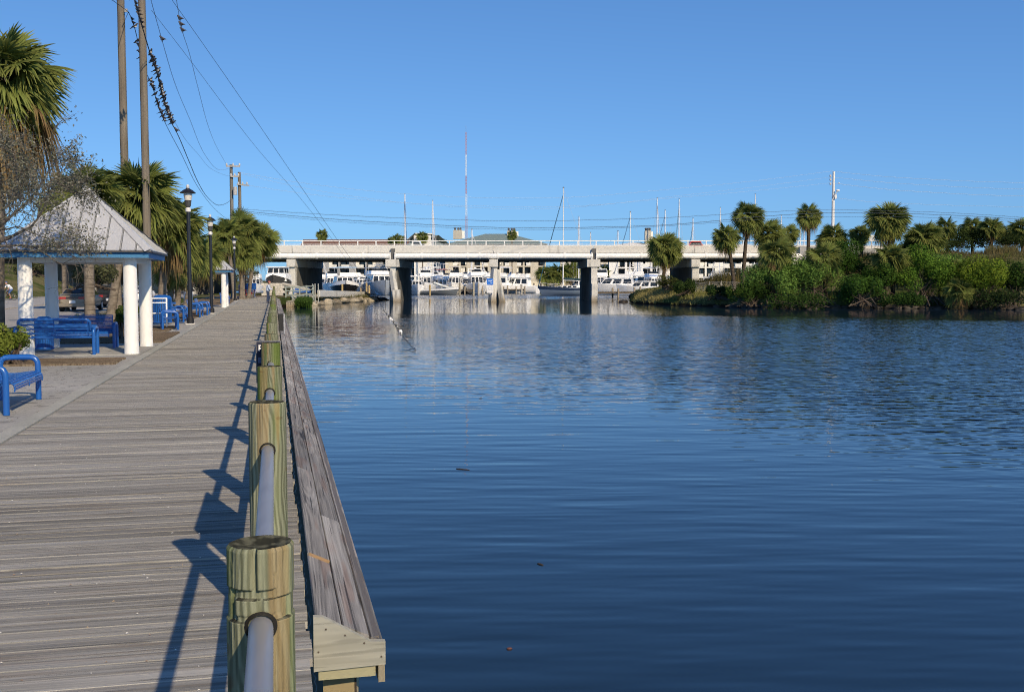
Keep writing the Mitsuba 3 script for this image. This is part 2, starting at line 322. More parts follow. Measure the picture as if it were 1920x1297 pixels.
# ---------------------------------------------------------------- railing: timber posts, two galvanised pipes through them
POST_W = [2.72 + 2.8 * k for k in range(42)]
tops = [1.125, 1.17, 1.13, 1.15] + [1.13 + random.uniform(-.03, .03) for _ in range(38)]
def post_x(w): return -.045 + .03 * max(0, (w - 40) / 80)
rail = thing('railing', 'timber post and pipe railing along the water side of the boardwalk', 'railing')
PIPE_R = .031
def post(k, w, top, r):
    n, zs = 144 if k == 0 else (48 if k < 3 else 20), []
    z = -.9
    zs = [-.9, -.3, 0, .2, .4, .6] + list(np.linspace(.7, top - .008, 110 if k == 0 else 8)) + [top]
    th = np.arange(n) * 2 * np.pi / n; v = []; rs = random.Random(k)
    ph, e = rs.random() * 6.28, rs.uniform(.01, .04)
    for z in zs:
        rr = r * (1 + e * np.cos(2 * th + ph) + .012 * np.sin(7 * th + ph) * (k < 3))
        if z == top: rr = rr * .93
        if k == 0:                                 # the nearest post is hacked about below its head; th = -pi/2 faces the camera
            a = (th + math.pi / 2 + math.pi) % (2 * math.pi) - math.pi
            d = np.zeros(n)
            if top - .128 < z < top - .106: d = np.where(a < .02, .020, np.where(a < .5, .012, 0.0))
            if top - .185 < z < top - .170: d = np.where(np.abs(a) < .8, .007, .014)
            if z > top - .125: d = np.maximum(d, np.where((a > -.30) & (a < -.13), .020, np.where(a < -.2, .006, 0)))
            if top - .175 < z < top - .128: d = np.maximum(d, np.where(a > .45, .013, np.where(a < -.85, .016, np.where((a > -.1) & (a < .06), .010, .002))))
            if z < top - .187: d = -.002 + 0 * d
            d = d + .0025 * np.abs(np.sin(a * 23 + 3 * np.sin(z * 9))) ** 8 + np.where(np.abs(a - .42 - .05 * math.sin(z * 14)) < .022, .007, 0); d = d * np.where(np.abs(a) > 1.15, .30, .75); rr = rr - d * r / .088
        v.append(np.stack([np.cos(th) * rr, np.sin(th) * rr, th * 0 + z], 1))
    m = len(zs); i, j = np.meshgrid(np.arange(m - 1), np.arange(n), indexing='ij')
    f = np.stack([i * n + j, i * n + (j + 1) % n, (i + 1) * n + (j + 1) % n, (i + 1) * n + j], -1).reshape(-1, 4)
    mb = MB(); V = np.vstack(v); U = np.stack([np.tile(th * r, m) + 10 * k + 2, V[:, 2] + 2], 1)
    M = placeW(post_x(w), w)
    mb.add(V, f, (.3, .3, .2), U, M)
    # a weathered, slightly dished top
    ring = V[-n:]; inner = ring * [.62, .62, 1] + [0, 0, -.010]; c = ring.mean(0) + [0, 0, -.013]
    top_v = np.vstack([ring, inner, c[None]]); j = np.arange(n)
    tf = [[a, (a + 1) % n, n + (a + 1) % n] for a in j] + [[a, n + (a + 1) % n, n + a] for a in j] + [[n + a, n + (a + 1) % n, 2 * n] for a in j]
    mb.add(top_v, tf, (.1, .1, .1), top_v[:, :2] + [10 * k + 5, 2], M)
    if k < 4:                                      # outline of the dark ring round the pipe, drawn as a bored hole
        hole = [(np.cos(t) * .042, np.sin(t) * .042) for t in np.linspace(0, 2 * np.pi, 20, endpoint=False)]
    return mb
for k, (w, t) in enumerate(zip(POST_W, tops)):
    part(rail, 'post', post(k, w, t, (.084, .094, .092, .098)[k] if k < 4 else random.uniform(.088, .099)), 'post_wood', uv=True, label='nearest post with a split and hacked head' if k == 0 else None)
for z, nm in ((.925, 'upper_pipe'), (.45, 'lower_pipe')):
    for a, b in zip([-.2] + POST_W[:-1], POST_W):  # one length of pipe per bay
        part(rail, nm, MB().tube([W(post_x(a), a, z), W(post_x(b), b, z)], PIPE_R, n=16 if a < 15 else 8), 'galvanised')
for k, w in enumerate(POST_W[:4]):                 # dark ring on the post face paints the shade inside a bored hole
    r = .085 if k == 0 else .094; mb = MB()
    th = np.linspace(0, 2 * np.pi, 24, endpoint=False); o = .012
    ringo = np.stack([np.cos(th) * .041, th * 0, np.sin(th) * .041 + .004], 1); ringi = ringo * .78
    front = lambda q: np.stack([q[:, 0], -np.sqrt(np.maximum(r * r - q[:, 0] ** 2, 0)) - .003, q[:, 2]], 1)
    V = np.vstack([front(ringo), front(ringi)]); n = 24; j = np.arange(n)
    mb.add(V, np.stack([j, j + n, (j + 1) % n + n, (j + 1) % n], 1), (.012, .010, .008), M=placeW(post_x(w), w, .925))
    part(rail, 'bored_hole', mb, 'paint')

# signs on the railing
sg = thing('sign_panel', 'large dark panel sign hung inside the railing between the second and third posts', 'sign')
part(sg, 'board', MB().box((0, 0, 0), (.02, 1.36, .58), (.02, .025, .05), M=placeW(-.115, 6.9, .66)), 'paint')
for dy in (-.5, .5): part(sg, 'bracket', MB().box((0, 0, 0), (.05, .05, .50), (.35, .35, .36), M=placeW(-.085, 6.9 + dy, .68)), 'galvanised')
sg = thing('rail_sign', 'dark sign plate with white letters half hidden behind the fourth post', 'sign')
part(sg, 'plate', MB().box((0, 0, 0), (.24, .02, .43), (.012, .016, .04), M=placeW(-.07, 11.32, .935)), 'paint')
part(sg, 'frame', MB().box((0, .008, 0), (.26, .012, .45), (.16, .16, .17), M=placeW(-.07, 11.32, .935)), 'paint')
def lettering(txt, h, col, M, depth=.004):
    m = meshkit.text_mesh(txt, h, depth, bold=True); v = np.array(m.vertices); return MB().flat(np.stack([v[:, 0], -v[:, 2], v[:, 1]], 1), m.faces, col, M)
part(sg, 'lettering', lettering('PU', .060, (.8, .8, .8), placeW(-.178, 11.308, 1.055)), 'paint')
part(sg, 'pictogram', MB().box((0, 0, 0), (.08, .006, .06), (.08, .11, .20), M=placeW(-.14, 11.307, .955)), 'paint')
sg = thing('small_rail_sign', 'narrow black plate with a pale edge on the water side of the railing', 'sign')
part(sg, 'plate', MB().box((0, 0, 0), (.10, .012, .36), (.015, .015, .015), M=placeW(.125, 22.1, .93)), 'paint')
part(sg, 'edge', MB().box((0, 0, 0), (.02, .03, .42), (.5, .5, .5), M=placeW(.195, 22.12, .90)), 'galvanised')

# ---------------------------------------------------------------- sloping timber cap along the outer edge
cap = thing('edge_bumper', 'sloping grey plank bumper running along the outer edge of the boardwalk', 'timber edge')
CAP0 = 5.45
def cap_z(s): return .035 - (s - .185) * .47
def cap_board(s0, s1, a, b, k, dz=0.0, lab=None, th=.038):
    ch = .006; prof = [(s0, -th), (s0, -ch * 1.6), (s0 + ch, 0), (s1 - ch, 0), (s1, -ch), (s1, -th)]
    ws = [a, b]; v, u, f = [], [], []
    for i in range(5):
        p, q = prof[i], prof[i + 1]; o = len(v)
        for w, (s, z) in ((a, p), (b, p), (b, q), (a, q)):
            v.append(W(s, w, cap_z(s) + z + dz)); u.append((w, 10 * k + 4 + s - s0 + z * .5))
        f.append([o, o + 3, o + 2, o + 1])
    for w, sgn in ((a, 1), (b, -1)):
        o = len(v)
        for s, z in prof: v.append(W(s, w, cap_z(s) + z + dz)); u.append((w + z, 10 * k + 4 + s - s0))
        f += [[o, o + 1, o + 2, o + 3][::sgn], [o, o + 3, o + 4, o + 5][::sgn]]
    part(cap, 'cap_board', MB().add(v, f, (.3, .3, .3), u), 'cap_wood', uv=True, label=lab)
k = 0
for s0, s1, first in ((.185, .325, (5.47, 6.72, 9.9)), (.331, .470, (5.47, 8.15, 11.2)), (.476, .545, (5.47, 7.2, 9.6))):
    ws = list(first)
    while ws[-1] < 112: ws.append(ws[-1] + random.choice((2.4, 3.05, 3.6)))
    for a, b in zip(ws[:-1], ws[1:]):
        cap_board(s0, s1, a + .004, b - .004, k, random.uniform(-.004, .005) + (.014 if (s0 == .185 and abs(a - 6.72) < .01) else 0)); k += 1
em = MB(); v = []
part(cap, 'raw_end', MB().bar(W(.19, 6.712, cap_z(.19) + .002), W(.32, 6.712, cap_z(.32) + .002), .006, .035, (.28, .18, .10)), 'paint', label='raw orange sawn board end')
Z0, Z1 = cap_z(.185) + .004, cap_z(.545) + .002
face = [(.175, Z0), (.225, Z0 - .004), (.475, Z1 + .018), (.552, Z1 + .012), (.552, -.245), (.175, -.255)]
m = trimesh.creation.extrude_polygon(Polygon(face), .04, engine='earcut'); q = np.array(m.vertices)
fv = np.stack([q[:, 0], CAP0 + .02 - q[:, 2], q[:, 1]], 1)
mb = MB(); fl = np.array(m.faces); vv = (fv)[fl.ravel()]
mb.add(vv @ WM[:3, :3].T, np.arange(len(vv)).reshape(-1, 3), (.4, .4, .3), np.stack([vv[:, 0] * .8 + 90, 9990 + vv[:, 2]], 1))
def end_col(p, n, uv):
    g = fbm(uv.x * 2, uv.y * 30, 3.0); return mix((.20, .198, .165), (.40, .392, .335), g) * (1 - .3 * smoothstep(.6, .9, noise(uv.x * 7, uv.y * 90)))
scene['end_wood'] = two({'type': 'principled', 'base_color': proc(end_col), 'roughness': .75, 'specular': .25})
part(cap, 'end_board', mb, 'end_wood', uv=True, label='pale trapezoid end board')
for i, (s, w) in enumerate(((.24, 5.428), (.34, 5.428), (.44, 5.428), (.20, 5.428), (.53, 5.428))):
    part(cap, 'bolt_head', MB().ball(W(s, w, (-.03, -.07, -.12, -.15, -.20)[i]), .0055, (.09, .07, .055), 1), 'paint')
part(cap, 'ledger', MB().bar(W(.2, 5.47, -.28), W(.50, 5.47, -.28), .04, .06, (.33, .31, .20)), 'paint')
part(cap, 'outer_block', MB().bar(W(.53, 5.42, -.29), W(.53, 5.6, -.29), .035, .09, (.25, .22, .16)), 'paint')
part(cap, 'stringer', MB().bar(W(.5, 5.5, -.17), W(.5, 112, -.17), .05, .12, (.13, .115, .10)), 'paint')
pl = thing('wall_pile', 'yellowish square pile below the near end of the bumper', 'pile')
part(pl, 'shaft', MB().bar(W(.33, 5.66, -1.8), W(.33, 5.66, -.30), .17, .17, (.30, .245, .14)), 'paint')
part(pl, 'dark_joint', MB().bar(W(.40, 5.568, -1.8), W(.40, 5.568, -.31), .014, .014, (.05, .04, .03)), 'paint')

# ---------------------------------------------------------------- the road bridge
BY, BY2 = 139.0, 158.5
def bx(px): return (px - 960) / FPX * BY * 1.0045
def bz(py): return survey(960, py, BY)[2]
PIERS = [bx(p) for p in (-12, 175, 362, 551, 738, 926, 1111, 1300, 1487)]
bridge = thing('road_bridge', 'long low concrete road bridge crossing the water on piers', 'bridge')
X0, X1 = bx(-420), bx(1660)
zb0, zb1, zr = bz(474.5), bz(460.5), bz(450.5)
joints = [X0] + [p for p in PIERS] + [X1]
gird = MB()
gird.prism([(X0, BY + .35), (X1, BY + .35), (X1, BY2 - .3), (X0, BY2 - .3)], zb0 - .05, zb0 + .32)
part(bridge, 'deck_slab', gird, 'bridge_concrete')
for a, b in zip(joints[:-1], joints[1:]):          # one barrier wall and row of girders per span
    prof = [(BY, zb0), (BY + .42, zb0), (BY + .42, zb0 + .42), (BY + .26, zb1 - .05), (BY + .26, zb1), (BY, zb1)]
    mb = MB(); v = []
    p2 = [(q[0], q[1]) for q in prof]
    for x in (a + .035, b - .035): v += [[x, y, z] for y, z in p2]
    n = len(p2); f = [[i, (i + 1) % n, n + (i + 1) % n, n + i][::-1] for i in range(n)]
    mb.flat(v, f); mb.flat(v, [[0, 1, 2], [0, 2, 3], [0, 3, 4], [0, 4, 5], [n, n + 2, n + 1], [n, n + 3, n + 2], [n, n + 4, n + 3], [n, n + 5, n + 4]])
    part(bridge, 'rear_barrier', MB().prism([(a + .035, BY2 - .4), (b - .035, BY2 - .4), (b - .035, BY2), (a + .035, BY2)], zb0, zb1), 'bridge_concrete')
    part(bridge, 'barrier', mb, 'bridge_concrete')
    g = MB()
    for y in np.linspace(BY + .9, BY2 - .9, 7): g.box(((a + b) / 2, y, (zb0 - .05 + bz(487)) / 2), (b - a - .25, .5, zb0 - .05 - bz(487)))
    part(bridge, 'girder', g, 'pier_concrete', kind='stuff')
WHITE = (.74, .74, .72)
for yy, nm in ((BY + .13, 'guard_rail'), (BY2 - .2, 'rear_guard_rail')):
    x = X0
    while x < X1 - 2:                              # aluminium rail in bays, a post every 2.45 m
        x1 = min(x + 2.455, X1); mb = MB()
        mb.bar((x, yy, zr - .07), (x1 - .01, yy, zr - .07), .12, .12, WHITE)
        mb.box((x + .06, yy, (zr + zb1) / 2), (.13, .12, zr - zb1), WHITE)
        if yy < BY + 1: mb.box((x + .06, yy + .02, zb1 + .03), (.3, .24, .06), WHITE)
        if yy < BY + 1: mb.bar((x, yy, zb1 + .17), (x1 - .01, yy, zb1 + .17), .06, .05, WHITE)
        part(bridge, nm, mb, 'paint'); x = x1
PZ, PR = (bz(475.3) + bz(485.2)) / 2, (bz(475.3) - bz(485.2)) / 2
pipe = thing('water_main', 'thick white pipe slung along the side of the bridge', 'pipe')
cuts = [X0, bx(440), bx(505), bx(530), bx(598), bx(684), bx(733)] + [bx(742), bx(793), bx(878), bx(900), bx(934), bx(975), bx(1058)] + [bx(1108), bx(1116), bx(1200), bx(1320), bx(1400), bx(1520), X1]
for a, b in zip(cuts[:-1], cuts[1:]):
    if b - a < 1.0: continue
    part(pipe, 'length', MB().tube([(a, BY - .42, PZ), (b, BY - .42, PZ)], PR, (.80, .80, .79), 20), 'paint')
    if b < X1 - 1: part(pipe, 'coupling', MB().tube([(b - .13, BY - .42, PZ), (b + .13, BY - .42, PZ)], PR + .055, (.76, .76, .75), 20), 'paint')
for i, px in enumerate((738, 1111)):               # expansion loops beside two of the piers
    part(pipe, 'joint_box', MB().box((bx(px + 1), BY - .30, PZ + .25), (.55, .25, 1.5), (.10, .10, .10)).box((bx(px - 3.5), BY - .6, PZ - .1), (.16, .3, 1.2), (.6, .6, .58)).box((bx(px + 5.5), BY - .6, PZ - .1), (.16, .3, 1.2), (.6, .6, .58)), 'paint')
CAPT, CAPB = bz(486.5), bz(500.5)
KINDS = {551: 'side', 738: 'lean', 926: 'frame', 1111: 'right', 1300: 'side'}
for px, x in zip((-12, 175, 362, 551, 738, 926, 1111, 1300, 1487), PIERS):
    kind = KINDS.get(px, 'side'); cw = 1.75 if px in (738, 1111) else 1.15
    where = {-12: 'over the far side of the road, behind the near pavilion', 175: 'behind the palms and the parked car', 362: 'hidden behind the palm trunks', 551: 'on land at the end of the boardwalk', 738: 'second from the left over the water, with a leaning pile',
             926: 'with the blue sign and an inverted V of piles', 1111: 'beside the blue sailboat', 1300: 'behind the single round palm on the island', 1487: 'hidden by the island palms'}[px]
    p = thing('bridge_pier', 'concrete bridge pier ' + where, 'bridge pier', 'piers of the road bridge')
    part(p, 'cap_beam', MB().box((x, (BY - .9 + BY2) / 2, (CAPT + CAPB) / 2), (cw, BY2 - BY + .9, CAPT - CAPB)), 'bridge_concrete')
    land_pier = px < 600 or px > 1200
    foot = -.2 if land_pier else -2.2
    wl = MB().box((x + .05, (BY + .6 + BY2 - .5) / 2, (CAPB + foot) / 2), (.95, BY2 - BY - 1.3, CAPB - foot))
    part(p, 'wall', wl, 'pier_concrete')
    if kind in ('lean', 'right', 'frame'):
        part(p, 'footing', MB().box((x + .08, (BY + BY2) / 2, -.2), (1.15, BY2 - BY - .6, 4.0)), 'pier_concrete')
    fr = MB(); zt = CAPB - .02
    if kind == 'lean':
        fr.bar((x + .1, BY - .2, zt), (x + .25, BY - .2, foot), .75, .7); part(p, 'front_pile', fr, 'bridge_concrete')
        part(p, 'battered_pile', MB().bar((x - .05, BY - .55, bz(508)), (x + .72, BY - 1.1, foot), .62, .62), 'bridge_concrete')
        part(p, 'pile_base', MB().bar((x + .55, BY - .75, bz(543)), (x + .75, BY - .75, foot), 1.55, .9), 'bridge_concrete')
    elif kind == 'frame':
        fr.bar((x + .1, BY - .2, zt), (x + .1, BY - .2, foot), .7, .7); part(p, 'front_pile', fr, 'bridge_concrete')
        part(p, 'battered_pile', MB().bar((x + .15, BY - .75, bz(505)), (x - .35, BY - 1.1, foot), .75, .75), 'bridge_concrete')
        part(p, 'battered_pile', MB().bar((x + .35, BY - .65, bz(506)), (x + 1.42, BY - 1.1, foot), .58, .6), 'bridge_concrete')
    elif kind == 'right':
        fr.bar((x + .1, BY - .3, zt), (x + .1, BY - .3, foot), .8, .8); part(p, 'front_pile', fr, 'bridge_concrete')
        part(p, 'pile_base', MB().bar((x + .15, BY - .9, bz(532)), (x + .10, BY - .9, foot), .95, .8), 'bridge_concrete')
    else:
        fr.bar((x + .05, BY - .1, zt), (x + .05, BY - .1, foot), .9, .9); part(p, 'front_pile', fr, 'bridge_concrete')
sx, sgY = bx(919.5), BY - 1.75
sg = thing('waterway_sign', 'blue and white waterway sign fixed to the A-frame bridge pier', 'sign')
part(sg, 'blue_board', MB().box((sx, sgY, (bz(522) + bz(534)) / 2), (.86, .04, bz(522) - bz(534)), (.03, .16, .60)), 'paint')
part(sg, 'white_board', MB().box((sx, sgY, (bz(534.4) + bz(549)) / 2), (.88, .04, bz(534.4) - bz(549)), (.70, .70, .70)), 'paint')
zz = bz(528)
part(sg, 'emblem', MB().bar((sx - .25, sgY - .03, zz + .15), (sx + .15, sgY - .03, zz + .05), .02, .07, (.7, .75, .8)).bar((sx + .15, sgY - .03, zz + .05), (sx + .3, sgY - .03, zz + .2), .02, .07, (.7, .75, .8)).bar((sx + .05, sgY - .03, zz - .1), (sx + .28, sgY - .03, zz - .16), .02, .06, (.7, .75, .8)), 'paint')
th = np.linspace(0, 2 * np.pi, 17)
part(sg, 'ring', MB().tube(np.stack([sx + .2 * np.cos(th), th * 0 + sgY - .03, bz(541) + .2 * np.sin(th)], 1), .025, (.45, .45, .47), 5, False), 'paint')
part(sg, 'post', MB().box((sx, sgY + .08, bz(536)), (.1, .1, 2.3), (.4, .4, .38)), 'paint')
# left abutment slope under the bridge
struct('abutment_slope', MB().flat([W(-24.4, 118, 0), W(-24.4, 150, 0), W(-33, 150, 3.9), W(-33, 118, 2.2), W(-60, 150, 6.0), W(-60, 118, 2.6), W(-33, 60, 0.02), W(-60, 60, .02)], [[0, 1, 2, 3], [3, 2, 4, 5], [6, 0, 3, 3], [6, 3, 5, 7]]), 'grassy slope rising to the bridge left of the road', 'soil')
ab = MB().bar(W(-31, 112, .6), W(-36, 128, 3.2), .2, .5, (.6, .58, .52)).bar(W(-27, 116, .0), W(-31.0, 112, .6), .2, .5, (.6, .58, .52))
whole('slope_wall', ab, 'pale concrete edge climbing the slope under the left end of the bridge', 'wall', 'bridge_concrete')
for i in range(3): pass
bk = MB().box(W(-45, 165, 3), (60, 1, 8), rz=0)
whole('abutment', bk, 'dark concrete abutment wall under the left end of the bridge', 'wall', 'bridge_concrete')

# vehicles glimpsed above the barrier
def bridge_car(px0, px1, py0, Y, col, label, cat):
    a, b = survey(px0, 460, Y), survey(px1, 460, Y); L = b[0] - a[0]; zt = survey(960, py0, Y)[2]; z0 = zb0 + .3
    c = thing('passing_' + cat, label, cat); h = zt - z0
    prof = [(0, .35), (0, h * .55), (L * .16, h * .62), (L * .3, h), (L * .82, h), (L * .97, h * .6), (L, h * .55), (L, .35)]
    part(c, 'body', MB().profile(prof, -.85, .85, col, place(a[0], Y, z0)), 'gloss')
    part(c, 'window', MB().profile([(L * .24, h * .66), (L * .33, h * .93), (L * .79, h * .93), (L * .9, h * .66)], -.87, .87, (.03, .03, .03), place(a[0], Y, z0)), 'dark_glass')
    for q in (.2, .8): part(c, 'wheel', MB().tube([(a[0] + L * q, Y - .88, z0 + .32), (a[0] + L * q, Y + .88, z0 + .32)], .32, (.02, .02, .02), 14), 'paint')
bridge_car(768, 792, 452.5, 147, (.62, .64, .66), 'pale silver car crossing the bridge left of the mast', 'car')
bridge_car(1283, 1318, 453, 150, (.45, .05, .04), 'red car crossing the bridge right of the round palm', 'car')

# ---------------------------------------------------------------- boats
GLS = (.03, .035, .045)
def hull_secs(L, B, fb, flare=.25, sheer=.5, n=14, deadrise=.35, bow=2.4, stern=.88):
    secs = []
    for t in np.linspace(0, 1, n):
        k = 1 - max(0, (t - .35) / .65) ** bow; b = B / 2 * max(.015, k * (stern + (1 - stern) * min(1, t / .4)))
        z = fb * (1 + sheer * t ** 2); rake = .10 * L * max(0, (t - .6) / .4) ** 1.5
        x = L * (t - .5); kz = -.45 + .45 * max(0, (t - .75) / .25) ** 2
        half = [(x - rake * .9, 0, kz), (x - rake * .65, b * (.80 - flare * t), .06 + kz * deadrise * .2), (x - rake * .3, b * (.93 - flare * .4 * t), z * .5), (x, b, z), (x, b * .97, z + .06)]
        secs.append([(p[0], -p[1], p[2]) for p in half[::-1]] + [(p[0], p[1], p[2]) for p in half[1:]])
    return np.array(secs)
def hull_parts(key, L, B, fb, col, deck_col, M, stripe=None, bottom=None, **kw):
    S = hull_secs(L, B, fb, **kw); mb = MB(); mb.loft(S, col, M=M)
    st = S[0]; mb.flat(st, [[0, i, i + 1] for i in range(1, len(st) - 1)], col, M)
    part(key, 'hull', mb, 'gloss')
    d = MB(); dk = [np.array([s[0] + [0, 0, -.02], s[-1] + [0, 0, -.02]]) for s in S]; d.loft(np.array(dk)[:, ::-1], deck_col, M=M)
    part(key, 'deck', d, 'gloss')
    if stripe is not None:
        s2 = MB()
        for i0, i1, sg in ((1, 2, -1), (7, 6, 1)):
            s2.loft(np.array([[s[0 if sg < 0 else 8] * (1, 1.01, 1) + [0, sg * .025, -.02], s[1 if sg < 0 else 7] * (1, 1, .0) + s[0 if sg < 0 else 8] * (0, 0, .72) + [0, sg * .03, 0]] for s in S])[:, ::(1 if sg < 0 else -1)], stripe, M=M)
        part(key, 'stripe', s2, 'gloss')
    return S
def house(mb, x0, x1, b0, b1, z0, z1, fr=.5, bk=.1, col=(.78, .78, .77), M=None, narrow=.8):
    "a deckhouse with a raked front (at x1)"
    v = [(x0, -b0, z0), (x1, -b1, z0), (x1, b1, z0), (x0, b0, z0), (x0 + bk, -b0 * narrow, z1), (x1 - fr, -b1 * narrow, z1), (x1 - fr, b1 * narrow, z1), (x0 + bk, b0 * narrow, z1)]
    return mb.flat(v, [[3, 2, 1, 0], [4, 5, 6, 7], [0, 1, 5, 4], [1, 2, 6, 5], [2, 3, 7, 6], [3, 0, 4, 7]], col, M)
def house_windows(key, x0, x1, b0, b1, z0, z1, fr, bk, M, narrow=.8, side=3, front=3, lo=.35, hi=.88):
    "panes set 2 cm proud of the sides and front of a house()"
    def P(x0, b0, x1, b1, t):                       # front-lower corner interpolation
        return None
    for sgn in (-1, 1):
        A = np.array([(x0, sgn * b0, z0), (x1, sgn * b1, z0), (x1 - fr, sgn * b1 * narrow, z1), (x0 + bk, sgn * b0 * narrow, z1)], float)
        for i in range(side):
            u0, u1 = (i + .12) / side, (i + .90) / side; q = []
            for u, t in ((u0, lo), (u1, lo), (u1, hi), (u0, hi)): q.append((A[0] * (1 - u) + A[1] * u) * (1 - t) + (A[3] * (1 - u) + A[2] * u) * t + [0, sgn * .02, 0])
            part(key, 'side_window', MB().flat(q, [[0, 1, 2, 3]], GLS, M), 'dark_glass')
    A = np.array([(x1, -b1, z0), (x1, b1, z0), (x1 - fr, b1 * narrow, z1), (x1 - fr, -b1 * narrow, z1)], float)
    for i in range(front):
        u0, u1 = (i + .08) / front, (i + .92) / front; q = []
        for u, t in ((u0, lo), (u1, lo), (u1, hi), (u0, hi)): q.append((A[0] * (1 - u) + A[1] * u) * (1 - t) + (A[3] * (1 - u) + A[2] * u) * t + [.02, 0, .005])
        part(key, 'windscreen', MB().flat(q, [[0, 1, 2, 3]], GLS, M), 'dark_glass')
def bow_rail(key, S, M, h=.65, t0=.45):
    mb = MB(); n = len(S); a = int(n * t0)
    left = [s[0] + [0, 0.06, h] for s in S[a:]]; right = [s[-1] + [0, -.06, h] for s in S[a:]]
    mb.tube(left + right[::-1], .022, (.7, .7, .7), 4, False, M)
    for s in S[a::2]:
        for e, o in ((s[0], .06), (s[-1], -.06)): mb.tube([e + [0, o, 0], e + [0, o, h]], .018, (.7, .7, .7), 4, False, M)
    part(key, 'bow_rail', mb, 'gloss')
def cruiser(label, px, Y, L, B, fb, head, hull=(.78, .78, .77), house_h=1.1, fly=False, stripe=None, arch=False, tower=False, bimini=None, deckc=(.76, .76, .75)):
    "head: compass of the bow, 0 = to the right, -90 = towards the camera"
    L, B, fb, house_h = L * 1.06, B * 1.08, fb * 1.10, house_h * 1.3
    c = survey(px, 526, Y); M = place(c[0], Y, WATER, math.radians(head))
    k = thing('motor_cruiser', label, 'motor boat', 'boats moored in the marina')
    S = hull_parts(k, L, B, fb, hull, deckc, M, stripe)
    hb = MB(); z0 = fb + .05; z1 = z0 + house_h
    house(hb, -L * .30, L * .24, B * .40, B * .30, z0 - .15, z1, fr=L * .10, bk=.15, M=M)
    part(k, 'cabin', hb, 'gloss'); house_windows(k, -L * .30, L * .24, B * .40, B * .30, z0 - .15, z1, L * .10, .15, M)
    t = MB().loft(np.array([[(x, -b, z1 + .03), (x, b, z1 + .03), (x, b, z1 + .13), (x, -b, z1 + .13)] for x, b in ((-L * .36, B * .36), (L * .05, B * .33), (L * .16, B * .22))]), (.80, .80, .79), M, True, True, True)
    part(k, 'roof', t, 'gloss')
    if fly:
        f = MB(); house(f, -L * .26, L * .06, B * .33, B * .27, z1 + .13, z1 + .85, fr=.5, bk=.05, M=M, narrow=.92); part(k, 'flybridge', f, 'gloss')
        w = MB().flat([(L * .06 - .42, -B * .24, z1 + .86), (L * .06 - .42, B * .24, z1 + .86), (L * .06 - .75, B * .22, z1 + 1.25), (L * .06 - .75, -B * .22, z1 + 1.25)], [[0, 1, 2, 3]], GLS, M); part(k, 'flybridge_screen', w, 'dark_glass')
    if arch:
        zt = z1 + (1.5 if fly else .9)
        a = MB().tube([(-L * .25, -B * .36, z1), (-L * .32, -B * .33, zt), (-L * .32, B * .33, zt), (-L * .25, B * .36, z1)], .11, (.78, .78, .77), 6, True, M); part(k, 'radar_arch', a, 'gloss')
        part(k, 'radar_dome', MB().lathe([(0, 0), (.28, .02), (.3, .12), (.2, .22), (0, .25)], (-L * .32, 0, zt + .1), (.8, .8, .8), 10, M), 'gloss')
    if bimini is not None:
        zt = z1 + (2.1 if fly else 1.2); b = MB()
        b.loft(np.array([[(x, -B * .34, zt - .15), (x, 0, zt + dz), (x, B * .34, zt - .15)] for x, dz in ((-L * .36, .0), (-L * .2, .1), (-L * .02, .0))]), bimini, M); part(k, 'canopy', b, 'paint')
        for x in (-L * .34, -L * .04):
            for sg_ in (-1, 1): part(k, 'canopy_pole', MB().tube([(x, sg_ * B * .33, z1), (x, sg_ * B * .33, zt - .15)], .03, (.7, .7, .7), 4, False, M), 'gloss')
    if tower:
        q = MB(); zt = z1 + 3.2
        for x, s in ((-L * .22, -1), (-L * .22, 1), (0, -1), (0, 1)): q.tube([(x, s * B * .33, z1), (x * .8 - L * .03, s * B * .16, zt)], .04, (.75, .75, .75), 4, False, M)
        for zq in (.35, .7, 1): q.tube([((-L * .22) * (1 - .2 * zq) - L * .03 * zq, -B * (.33 - .17 * zq), z1 + 3.2 * zq), (-L * .03 * zq, -B * (.33 - .17 * zq), z1 + 3.2 * zq), (-L * .03 * zq, B * (.33 - .17 * zq), z1 + 3.2 * zq), ((-L * .22) * (1 - .2 * zq) - L * .03 * zq, B * (.33 - .17 * zq), z1 + 3.2 * zq)], .035, (.75, .75, .75), 4, False, M)
        q.box((-L * .12, 0, zt + .05), (1.6, 1.2, .08), (.78, .78, .78), 0, M)
        part(k, 'tuna_tower', q, 'gloss')
    bow_rail(k, S, M); return k
